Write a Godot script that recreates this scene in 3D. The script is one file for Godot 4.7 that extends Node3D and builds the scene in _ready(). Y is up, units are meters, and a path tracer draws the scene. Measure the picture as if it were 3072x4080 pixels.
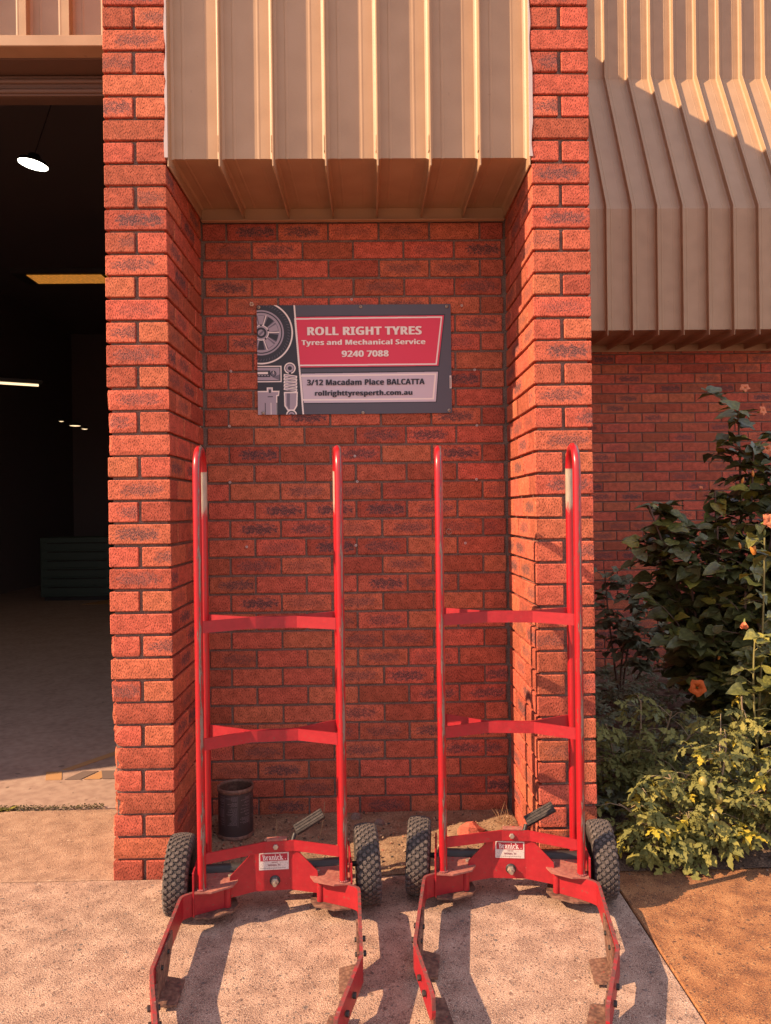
extends Node3D

# ------------------------------------------------------------------ helpers
var M := {}
var rng := RandomNumberGenerator.new()
var names := {}

func lin(r: float, g: float, b: float) -> Color:
	return Color(r, g, b).linear_to_srgb()

func numbered(called: String) -> String:
	if not names.has(called):
		names[called] = 0
		return called
	names[called] += 1
	return "%s_%03d" % [called, names[called]]

func paint(key: String, c: Color, rough := 0.8, metal := 0.0) -> StandardMaterial3D:
	var m := StandardMaterial3D.new()
	m.resource_name = key
	m.albedo_color = c
	m.roughness = rough
	m.metallic = metal
	M[key] = m
	return m

func meta(o: Node, label: String, category: String, group := "", kind := "") -> void:
	if label: o.set_meta("label", label)
	if category: o.set_meta("category", category)
	if group: o.set_meta("group", group)
	if kind: o.set_meta("kind", kind)

func thing(called: String, label: String, category: String, at := Vector3.ZERO, group := "") -> Node3D:
	var o := Node3D.new()
	o.name = numbered(called)
	add_child(o)
	o.position = at
	meta(o, label, category, group)
	return o

func put(called: String, mesh: Mesh, material: Material, parent: Node = null, at := Transform3D.IDENTITY) -> MeshInstance3D:
	var o := MeshInstance3D.new()
	o.name = called if parent else numbered(called)
	o.mesh = mesh
	if material: o.material_override = material
	o.transform = at
	(parent if parent else self).add_child(o, true)
	return o

class B:
	var st := SurfaceTool.new()
	func _init(smooth := false):
		st.begin(Mesh.PRIMITIVE_TRIANGLES)
		st.set_smooth_group(0 if smooth else -1)
	func smooth(on: bool):
		st.set_smooth_group(0 if on else -1)
	func v(p: Vector3, uv := Vector2.ZERO):
		st.set_uv(uv)
		st.add_vertex(p)
	# corners counter-clockwise seen from outside
	func tri(a, b, c, ua := Vector2.ZERO, ub := Vector2(1, 0), uc := Vector2(1, 1)):
		v(a, ua); v(c, uc); v(b, ub)
	func quad(a, b, c, d, ua := Vector2(0, 1), ub := Vector2(1, 1), uc := Vector2(1, 0), ud := Vector2(0, 0)):
		tri(a, b, c, ua, ub, uc)
		tri(a, c, d, ua, uc, ud)
	func box(c: Vector3, s: Vector3, bev := 0.0, basis := Basis.IDENTITY):
		var h := s / 2.0
		var axes := [Vector3.RIGHT, Vector3.UP, Vector3.BACK]
		for k in 3:
			for sg in [-1.0, 1.0]:
				var n: Vector3 = axes[k] * sg
				var u: Vector3 = axes[(k + 1) % 3]
				var w: Vector3 = axes[(k + 2) % 3]
				var hn: float = h[k]
				var hu: float = h[(k + 1) % 3] - bev
				var hw: float = h[(k + 2) % 3] - bev
				var p := []
				for q in [[-1, -1], [1, -1], [1, 1], [-1, 1]]:
					p.append(c + basis * (n * hn + u * hu * q[0] + w * hw * q[1]))
				if sg > 0: quad(p[0], p[1], p[2], p[3])
				else: quad(p[1], p[0], p[3], p[2])
		if bev > 0.0:
			for k in 3:
				var a: Vector3 = axes[k]
				var b: Vector3 = axes[(k + 1) % 3]
				var d: Vector3 = axes[(k + 2) % 3]
				var ha: float = h[k] - bev
				var hb: float = h[(k + 1) % 3]
				var hd: float = h[(k + 2) % 3]
				for sb in [-1.0, 1.0]:
					for sd in [-1.0, 1.0]:
						var p0: Vector3 = b * hb * sb + d * (hd - bev) * sd
						var p1: Vector3 = b * (hb - bev) * sb + d * hd * sd
						var q := [c + basis * (p0 - a * ha), c + basis * (p1 - a * ha), c + basis * (p1 + a * ha), c + basis * (p0 + a * ha)]
						if sb * sd > 0: quad(q[3], q[2], q[1], q[0])
						else: quad(q[0], q[1], q[2], q[3])
			for sx in [-1.0, 1.0]:
				for sy in [-1.0, 1.0]:
					for sz in [-1.0, 1.0]:
						var pa := c + basis * Vector3(h.x * sx, (h.y - bev) * sy, (h.z - bev) * sz)
						var pb := c + basis * Vector3((h.x - bev) * sx, h.y * sy, (h.z - bev) * sz)
						var pc := c + basis * Vector3((h.x - bev) * sx, (h.y - bev) * sy, h.z * sz)
						if sx * sy * sz > 0: tri(pa, pb, pc)
						else: tri(pa, pc, pb)
	# round tube along a path, u round, v along (metres)
	func tube(path: Array, r, seg := 12, caps := true):
		var n := path.size()
		var rings := []
		var up := Vector3.UP
		var t0: Vector3 = (path[1] - path[0]).normalized()
		if absf(t0.dot(up)) > 0.9: up = Vector3.RIGHT
		var side := t0.cross(up).normalized()
		var dist := 0.0
		var ds := []
		for i in n:
			var t: Vector3
			if i == 0: t = (path[1] - path[0]).normalized()
			elif i == n - 1: t = (path[n - 1] - path[n - 2]).normalized()
			else: t = ((path[i] - path[i - 1]).normalized() + (path[i + 1] - path[i]).normalized()).normalized()
			side = (side - t * side.dot(t)).normalized()
			var other := t.cross(side)
			var rr: float = r[i] if r is Array else r
			var ring := []
			for k in seg + 1:
				var a := TAU * k / seg
				ring.append(path[i] + (side * cos(a) + other * sin(a)) * rr)
			rings.append(ring)
			if i > 0: dist += path[i].distance_to(path[i - 1])
			ds.append(dist)
		smooth(true)
		for i in n - 1:
			for k in seg:
				var u0 := float(k) / seg
				var u1 := float(k + 1) / seg
				quad(rings[i][k], rings[i][k + 1], rings[i + 1][k + 1], rings[i + 1][k], Vector2(u0, ds[i]), Vector2(u1, ds[i]), Vector2(u1, ds[i + 1]), Vector2(u0, ds[i + 1]))
		if caps:
			smooth(false)
			for k in seg:
				tri(path[0], rings[0][k + 1], rings[0][k])
				tri(path[n - 1], rings[n - 1][k], rings[n - 1][k + 1])
	# profile of (x, r) turned about the x axis
	func lathe_x(prof: Array, seg := 32, c := Vector3.ZERO, is_smooth := true):
		smooth(is_smooth)
		for i in prof.size() - 1:
			for k in seg:
				var a0 := TAU * k / seg
				var a1 := TAU * (k + 1) / seg
				var p: Vector2 = prof[i]
				var q: Vector2 = prof[i + 1]
				quad(c + Vector3(p.x, p.y * cos(a0), p.y * sin(a0)), c + Vector3(p.x, p.y * cos(a1), p.y * sin(a1)), c + Vector3(q.x, q.y * cos(a1), q.y * sin(a1)), c + Vector3(q.x, q.y * cos(a0), q.y * sin(a0)))
	# profile of (r, y) turned about the y axis
	func lathe_y(prof: Array, seg := 32, c := Vector3.ZERO, is_smooth := true):
		smooth(is_smooth)
		for i in prof.size() - 1:
			for k in seg:
				var a0 := TAU * k / seg
				var a1 := TAU * (k + 1) / seg
				var p: Vector2 = prof[i]
				var q: Vector2 = prof[i + 1]
				quad(c + Vector3(p.x * cos(a0), p.y, p.x * sin(a0)), c + Vector3(q.x * cos(a0), q.y, q.x * sin(a0)), c + Vector3(q.x * cos(a1), q.y, q.x * sin(a1)), c + Vector3(p.x * cos(a1), p.y, p.x * sin(a1)), Vector2(float(k) / seg, p.y), Vector2(float(k) / seg, q.y), Vector2(float(k + 1) / seg, q.y), Vector2(float(k + 1) / seg, p.y))
	# convex polygon in a plane, given counter-clockwise about n, made t thick along n
	func slab(pts: Array, n: Vector3, t: float):
		smooth(false)
		for i in range(1, pts.size() - 1):
			tri(pts[0] + n * t, pts[i] + n * t, pts[i + 1] + n * t)
			tri(pts[0], pts[i + 1], pts[i])
		for i in pts.size():
			var j := (i + 1) % pts.size()
			quad(pts[i], pts[j], pts[j] + n * t, pts[i] + n * t)
	# upright plate along a plan path of (x, z), its heights given at each point
	func strip(path: Array, y0, y1, t: float):
		smooth(false)
		var n := path.size()
		var nor := []
		for i in n:
			var d := Vector2.ZERO
			if i > 0: d += (path[i] - path[i - 1]).normalized()
			if i < n - 1: d += (path[i + 1] - path[i]).normalized()
			d = d.normalized()
			var m := Vector2(-d.y, d.x)
			var e: Vector2 = (path[i + 1] - path[i]).normalized() if i < n - 1 else (path[i] - path[i - 1]).normalized()
			nor.append(m / maxf(0.5, m.dot(Vector2(-e.y, e.x))))
		for i in n - 1:
			var f := []
			for k in [i, i + 1]:
				var lo: float = y0[k] if y0 is Array else y0
				var hi: float = y1[k] if y1 is Array else y1
				var a: Vector2 = path[k] + nor[k] * t / 2
				var b: Vector2 = path[k] - nor[k] * t / 2
				f.append([Vector3(a.x, lo, a.y), Vector3(a.x, hi, a.y), Vector3(b.x, hi, b.y), Vector3(b.x, lo, b.y)])
			var p: Array = f[0]
			var q: Array = f[1]
			quad(p[0], q[0], q[1], p[1])
			quad(p[1], q[1], q[2], p[2])
			quad(p[2], q[2], q[3], p[3])
			quad(p[3], q[3], q[0], p[0])
			if i == 0: quad(p[0], p[1], p[2], p[3])
			if i == n - 2: quad(q[3], q[2], q[1], q[0])
	func done(tangents := false) -> ArrayMesh:
		st.generate_normals()
		if tangents: st.generate_tangents()
		return st.commit()

func boxmesh(s: Vector3, bev := 0.0, c := Vector3.ZERO) -> ArrayMesh:
	var b := B.new()
	b.box(c, s, bev)
	return b.done()

func T(p: Vector3, basis := Basis.IDENTITY) -> Transform3D:
	return Transform3D(basis, p)

func noise(freq: float, seed_ := 1, oct := 3, type := FastNoiseLite.TYPE_SIMPLEX_SMOOTH) -> FastNoiseLite:
	var n := FastNoiseLite.new()
	n.noise_type = type
	n.seed = seed_
	n.frequency = freq
	n.fractal_octaves = oct
	if oct == 1: n.fractal_type = FastNoiseLite.FRACTAL_NONE
	return n

func tex(im: Image) -> ImageTexture:
	return ImageTexture.create_from_image(im)

func bytes_of(c: Color) -> Array:
	return [int(clampf(c.r, 0, 1) * 255), int(clampf(c.g, 0, 1) * 255), int(clampf(c.b, 0, 1) * 255)]

# grains and patches: a tiling picture from seamless noises, with a relief of its own
func grain_texture(size: int, base: Color, dark: Color, light: Color, fine: float, coarse: float, seed_: int, spots: int, spot_cols: Array, spot_r: Vector2, relief: float, patch := 0.35) -> Array:
	var nf := noise(fine, seed_, 2).get_seamless_image(size, size)
	var nc := noise(coarse, seed_ + 1, 4).get_seamless_image(size, size)
	nf.convert(Image.FORMAT_L8); nc.convert(Image.FORMAT_L8)
	var f := nf.get_data()
	var c := nc.get_data()
	var n := size * size
	var out := PackedByteArray(); out.resize(n * 3)
	var hei := PackedByteArray(); hei.resize(n)
	var r := RandomNumberGenerator.new()
	r.seed = seed_
	for i in n:
		var a := (f[i] - 128) / 128.0
		var b := (c[i] - 128) / 128.0
		var k := a * 0.95 + b * patch * 1.2 + r.randf_range(-0.22, 0.22)
		var q := base.lerp(light, clampf(k, 0, 1)) if k > 0 else base.lerp(dark, clampf(-k, 0, 1))
		out[i * 3] = int(clampf(q.r, 0, 1) * 255)
		out[i * 3 + 1] = int(clampf(q.g, 0, 1) * 255)
		out[i * 3 + 2] = int(clampf(q.b, 0, 1) * 255)
		hei[i] = clampi(int(128 + a * 70 + b * 10 + r.randf_range(-26, 26)), 0, 255)
	for s in spots:
		var cx := r.randi_range(0, size - 1)
		var cy := r.randi_range(0, size - 1)
		var ra := r.randf_range(spot_r.x, spot_r.y) * (1.9 if s % 23 == 0 else 1.0)
		var rb := ra * r.randf_range(0.5, 1.0)
		var an := r.randf() * PI
		var col: Color = spot_cols[r.randi() % spot_cols.size()]
		var mixk := r.randf_range(0.35, 0.9)
		var ir := int(ceil(ra)) + 1
		var ca := cos(an)
		var sa := sin(an)
		for y in range(-ir, ir + 1):
			for x in range(-ir, ir + 1):
				var u := (x * ca + y * sa) / ra
				var w := (-x * sa + y * ca) / rb
				var e := u * u + w * w
				if e < 1.0:
					var i := posmod(cy + y, size) * size + posmod(cx + x, size)
					var kk := mixk * minf(1.0, (1.0 - e) * 3.0)
					out[i * 3] = int(lerpf(out[i * 3], col.r * 255, kk))
					out[i * 3 + 1] = int(lerpf(out[i * 3 + 1], col.g * 255, kk))
					out[i * 3 + 2] = int(lerpf(out[i * 3 + 2], col.b * 255, kk))
					hei[i] = clampi(hei[i] + int(40 * (1.0 - e)), 0, 255)
	var im := Image.create_from_data(size, size, false, Image.FORMAT_RGB8, out)
	var hm := Image.create_from_data(size, size, false, Image.FORMAT_L8, hei)
	hm.convert(Image.FORMAT_RGBA8)
	hm.bump_map_to_normal_map(relief)
	return [tex(im), tex(hm)]

func surface(key: String, pair: Array, metres: float, rough := 0.95, normal := 1.0) -> StandardMaterial3D:
	var m := paint(key, Color.WHITE, rough)
	m.albedo_texture = pair[0]
	m.normal_enabled = true
	m.normal_texture = pair[1]
	m.normal_scale = normal
	m.uv1_triplanar = true
	m.uv1_world_triplanar = true
	m.uv1_scale = Vector3.ONE / metres
	return m

# flat print helpers -------------------------------------------------------
func fill_poly(im: Image, pts: Array, col: Color) -> void:
	var lo := 1e9
	var hi := -1e9
	for p in pts:
		lo = minf(lo, p.y); hi = maxf(hi, p.y)
	for y in range(maxi(0, int(floor(lo))), mini(im.get_height() - 1, int(ceil(hi))) + 1):
		var xs := []
		var yy := y + 0.5
		for i in pts.size():
			var a: Vector2 = pts[i]
			var b: Vector2 = pts[(i + 1) % pts.size()]
			if (a.y <= yy) != (b.y <= yy):
				xs.append(a.x + (yy - a.y) / (b.y - a.y) * (b.x - a.x))
		xs.sort()
		for k in range(0, xs.size() - 1, 2):
			var x0 := maxi(0, int(round(xs[k])))
			var x1 := mini(im.get_width(), int(round(xs[k + 1])))
			if x1 > x0: im.fill_rect(Rect2i(x0, y, x1 - x0, 1), col)

func disc(im: Image, c: Vector2, r: float, col: Color, n := 56) -> void:
	var p := []
	for k in n: p.append(c + Vector2(cos(TAU * k / n), sin(TAU * k / n)) * r)
	fill_poly(im, p, col)

func line(im: Image, a: Vector2, b: Vector2, w: float, col: Color) -> void:
	var d := (b - a).normalized() * w / 2
	var s := Vector2(-d.y, d.x)
	fill_poly(im, [a - d + s, b + d + s, b + d - s, a - d - s], col)

func outline(im: Image, pts: Array, w: float, col: Color) -> void:
	for i in pts.size(): line(im, pts[i], pts[(i + 1) % pts.size()], w, col)

func lettering(text: String, bold: float, size: Vector2, centre: Vector3, m: Material, parent: Node, called: String, slant := 0.0, face := "Droid Sans") -> void:
	var f := SystemFont.new()
	f.font_names = PackedStringArray([face])
	f.font_weight = 700
	var fv := FontVariation.new()
	fv.base_font = f
	fv.variation_transform = Transform2D(Vector2(1, slant), Vector2(0, 1), Vector2.ZERO)
	var t := TextMesh.new()
	t.font = fv
	t.text = text
	t.font_size = 64
	t.pixel_size = 0.001
	t.depth = 0.0
	t.curve_step = 1.0
	var a := t.get_aabb()
	var s := Vector3(size.x / a.size.x, size.y / a.size.y, 1)
	var mid := a.position + a.size / 2
	var n := 3 if bold > 0.5 else 1
	for k in n:
		var dx := (k - (n - 1) / 2.0) * size.y * 0.035 * bold
		put(called, t, m, parent, T(centre + Vector3(dx - mid.x * s.x, -mid.y * s.y, 0.00012 * k), Basis.from_scale(s)))

# ------------------------------------------------------------------ scene
func _ready() -> void:
	rng.seed = 7
	camera_and_light()
	materials()
	ground()
	walls()
	cladding_all()
	workshop()
	banner()
	carts()
	small_things()
	plants()

func camera_and_light() -> void:
	var cam := Camera3D.new()
	cam.name = "camera"
	cam.fov = 66.71
	cam.far = 400.0
	cam.near = 0.05
	cam.position = Vector3(0, 1.41, 3.01)
	cam.basis = Basis(Vector3.UP, deg_to_rad(-1.09)) * Basis(Vector3.RIGHT, deg_to_rad(-0.15)) * Basis(Vector3.BACK, deg_to_rad(-0.72))
	add_child(cam)
	cam.current = true
	var e := Environment.new()
	e.background_mode = Environment.BG_SKY
	var s := ProceduralSkyMaterial.new()
	s.sky_top_color = Color(0.60, 0.62, 0.70)
	s.sky_horizon_color = Color(0.86, 0.80, 0.78)
	s.sky_curve = 0.15
	s.ground_bottom_color = Color(0.40, 0.34, 0.31)
	s.ground_horizon_color = Color(0.80, 0.73, 0.70)
	s.sun_angle_max = 1.0
	var sky := Sky.new()
	sky.sky_material = s
	e.sky = sky
	e.background_energy_multiplier = 1.25
	e.tonemap_mode = Environment.TONE_MAPPER_LINEAR
	e.tonemap_exposure = 1.98
	e.ssao_enabled = true
	e.ssil_enabled = true
	e.sdfgi_enabled = true
	var we := WorldEnvironment.new()
	we.name = "world_environment"
	we.environment = e
	add_child(we)
	var sun := DirectionalLight3D.new()
	sun.name = "sun"
	sun.light_energy = 1.55
	sun.light_color = Color(1.0, 0.85, 0.69)
	sun.light_angular_distance = 0.5
	sun.shadow_enabled = true
	add_child(sun)
	sun.look_at_from_position(Vector3.ZERO, Vector3(1, -0.80, -0.375), Vector3.UP)

# ------------------------------------------------------------------ materials
const CELL := Vector2(0.256, 0.096)   # metres of brick face in one cell of the sheet
const PLAIN := 14                     # cells without a fired patch

func brick_sheet() -> void:
	var W := 1024
	var H := 960
	var out := PackedByteArray(); out.resize(W * H * 3)
	var hei := PackedByteArray(); hei.resize(W * H)
	var pit := noise(0.215, 11, 1)
	var fine := noise(0.42, 12, 1)
	var low := noise(0.018, 13, 2)
	var spot := noise(0.20, 14, 2)
	var r := RandomNumberGenerator.new()
	r.seed = 5
	for cell in 40:
		var tone := r.randf_range(0.74, 1.16)
		var warm := r.randf_range(-0.05, 0.07)
		var base := Color(0.50 * tone, (0.124 + warm * 0.32) * tone, (0.070 + warm * 0.05) * tone)
		var strength := 0.0 if cell < PLAIN else r.randf_range(0.25, 1.1)
		var two := r.randf() < 0.10
		var rag := r.randf_range(0, 400)
		var ox := r.randf_range(-18, 18)
		var x0 := (cell % 4) * 256
		var y0 := (cell / 4) * 96
		for y in 96:
			for x in 256:
				var gx := x0 + x
				var gy := y0 + y
				var p := pit.get_noise_2d(gx, gy * 0.42)
				var f := fine.get_noise_2d(gx, gy * 0.7)
				var l := low.get_noise_2d(gx, gy)
				var k := 1.0 + l * 0.28 + f * 0.16
				var c := base * k
				var d := 0.0
				if p > 0.28:
					d = minf(1.0, (p - 0.28) * 3.2)
					c = c * (1.0 - 0.55 * d)
				elif p < -0.4:
					c = c * 1.12
				if strength > 0.0:
					var dx := absf(x - 122 - ox) / 88.0
					var dy := absf(y - 41) / 25.0
					if two: dx = absf(dx - 0.46) * 1.7
					var e := clampf(1.2 - dx * dx * dx * dx - dy * dy + 1.1 * low.get_noise_2d(gx * 2.6 + rag, gy * 3.4), 0, 1)
					if e > 0.0:
						var s := spot.get_noise_2d(gx, gy * 0.8) + f * 0.35
						c = c.lerp(Color(0.20, 0.105, 0.10), e * strength * 0.55)
						if s > 0.42 - e * strength * 0.55:
							c = c.lerp(Color(0.030, 0.028, 0.036), e * minf(1.0, (s - 0.42 + e * strength * 0.55) * 4.0) * 0.85)
				if r.randf() < 0.0011:
					c = Color(0.75, 0.55, 0.45)
				var i := gy * W + gx
				c = c.linear_to_srgb()
				out[i * 3] = int(clampf(c.r, 0, 1) * 255)
				out[i * 3 + 1] = int(clampf(c.g, 0, 1) * 255)
				out[i * 3 + 2] = int(clampf(c.b, 0, 1) * 255)
				hei[i] = clampi(int(150 + f * 34 - d * 95 + l * 20), 0, 255)
	var im := Image.create_from_data(W, H, false, Image.FORMAT_RGB8, out)
	var hm := Image.create_from_data(W, H, false, Image.FORMAT_L8, hei)
	hm.convert(Image.FORMAT_RGBA8)
	hm.bump_map_to_normal_map(4.0)
	var m := paint("brick", Color.WHITE, 0.9)
	m.albedo_texture = tex(im)
	m.normal_enabled = true
	m.normal_texture = tex(hm)
	m.normal_scale = 1.0
	m.metallic_specular = 0.35

var brick_cache := {}

# a brick with rounded arrises; the sheet's cells are laid on its faces. chip > 0 breaks the arris at -x +z
func brick_mesh(s: Vector3, cz: int, cx: int, off: float, chip := 0.0, chip_seed := 0) -> ArrayMesh:
	var key := "%s %d %d %.2f %.3f %d" % [s, cz, cx, off, chip, chip_seed]
	if brick_cache.has(key): return brick_cache[key]
	var b := B.new()
	var h := s / 2.0
	var e := 0.0028
	var uv := func(p: Vector3, n: Vector3) -> Vector2:
		var a := absf(n.x)
		var u := 0.0
		var w := 0.0
		var c := cz
		if absf(n.z) >= a and absf(n.z) >= absf(n.y):
			u = p.x + h.x; w = h.y - p.y
		elif a >= absf(n.y):
			u = p.z + h.z; w = h.y - p.y; c = cx
		else:
			u = p.x + h.x; w = clampf(p.z + h.z, 0, 0.07); c = 3
		u = clampf(u + (off if (c == cx and absf(n.z) < a and h.z < 0.08) or (c == cz and h.x < 0.08) else 0.006), 0.002, CELL.x - 0.002)
		w = clampf(w + 0.004, 0.002, CELL.y - 0.004)
		return Vector2((c % 4) * 0.25 + u / CELL.x * 0.25, (c / 4) * 0.1 + w / CELL.y * 0.1)
	var face := func(pts: Array, n: Vector3):
		for i in range(1, pts.size() - 1):
			b.tri(pts[0], pts[i], pts[i + 1], uv.call(pts[0], n), uv.call(pts[i], n), uv.call(pts[i + 1], n))
	if chip > 0.0:
		var rr := RandomNumberGenerator.new()
		rr.seed = chip_seed
		var rows := []
		var ny := 5
		for j in ny + 1:
			var y := -h.y + s.y * j / ny
			var k1 := chip * rr.randf_range(0.35, 1.15)
			var k2 := chip * rr.randf_range(0.45, 1.1)
			var inset := e if j == 0 or j == ny else 0.0
			rows.append([Vector3(-h.x + inset, y, -h.z + inset), Vector3(-h.x + inset + rr.randf_range(0, 0.002), y, h.z - k2), Vector3(-h.x + k1 * 0.45, y, h.z - k2 * 0.5 + rr.randf_range(-0.004, 0.004)), Vector3(-h.x + k1, y, h.z - inset), Vector3(h.x - inset, y, h.z - inset), Vector3(h.x - inset, y, -h.z + inset)])
		for j in ny:
			for i in 6:
				var k := (i + 1) % 6
				var n: Vector3 = [Vector3.LEFT, Vector3.LEFT, Vector3.BACK, Vector3.BACK, Vector3.RIGHT, Vector3.FORWARD][i]
				face.call([rows[j][i], rows[j][k], rows[j + 1][k], rows[j + 1][i]], n)
		face.call(rows[ny], Vector3.UP)
		var low: Array = rows[0].duplicate()
		low.reverse()
		face.call(low, Vector3.DOWN)
	else:
		var ax := [Vector3.RIGHT, Vector3.UP, Vector3.BACK]
		for k in 3:
			for sg in [-1.0, 1.0]:
				var n: Vector3 = ax[k] * sg
				var u: Vector3 = ax[(k + 1) % 3] * (h[(k + 1) % 3] - e)
				var w: Vector3 = ax[(k + 2) % 3] * (h[(k + 2) % 3] - e)
				var o: Vector3 = n * h[k]
				if sg > 0: face.call([o - u - w, o + u - w, o + u + w, o - u + w], n)
				else: face.call([o + u - w, o - u - w, o - u + w, o + u + w], n)
		for k in 3:
			var a: Vector3 = ax[k] * (h[k] - e)
			for sb in [-1.0, 1.0]:
				for sd in [-1.0, 1.0]:
					var bb: Vector3 = ax[(k + 1) % 3] * sb
					var dd: Vector3 = ax[(k + 2) % 3] * sd
					var hb: float = h[(k + 1) % 3]
					var hd: float = h[(k + 2) % 3]
					var p0 := bb * hb + dd * (hd - e)
					var p1 := bb * (hb - e) + dd * hd
					var n: Vector3 = bb if (k + 1) % 3 != 1 else dd
					if sb * sd > 0: face.call([p0 + a, p1 + a, p1 - a, p0 - a], n)
					else: face.call([p0 - a, p1 - a, p1 + a, p0 + a], n)
		for sx in [-1.0, 1.0]:
			for sy in [-1.0, 1.0]:
				for sz in [-1.0, 1.0]:
					var pa := Vector3(h.x * sx, (h.y - e) * sy, (h.z - e) * sz)
					var pb := Vector3((h.x - e) * sx, h.y * sy, (h.z - e) * sz)
					var pc := Vector3((h.x - e) * sx, (h.y - e) * sy, h.z * sz)
					face.call([pa, pb, pc] if sx * sy * sz > 0 else [pa, pc, pb], Vector3(0, 0, sz))
	var m := b.done(true)
	brick_cache[key] = m
	return m

func pick_cell(header: bool) -> int:
	if header: return rng.randi_range(0, PLAIN - 1) if rng.randf() < 0.8 else rng.randi_range(PLAIN, 39)
	return rng.randi_range(PLAIN, 39) if rng.randf() < 0.52 else rng.randi_range(0, PLAIN - 1)

func lay(parent: Node, c: Vector3, s: Vector3, chip := 0.0, chip_seed := 0) -> void:
	var cz := pick_cell(s.x < 0.15)
	var cx := pick_cell(s.z < 0.15)
	var off: float = [0.01, 0.07, 0.12][rng.randi() % 3]
	var m := brick_mesh(s, cz, cx, off, chip, chip_seed)
	var tilt := Basis(Vector3.BACK, rng.randf_range(-0.006, 0.006)) * Basis(Vector3.UP, rng.randf_range(-0.004, 0.004))
	put("brick", m, M.brick, parent, T(c + Vector3(rng.randf_range(-0.0012, 0.0012), rng.randf_range(-0.001, 0.001), rng.randf_range(-0.0012, 0.0012)), tilt))

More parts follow.
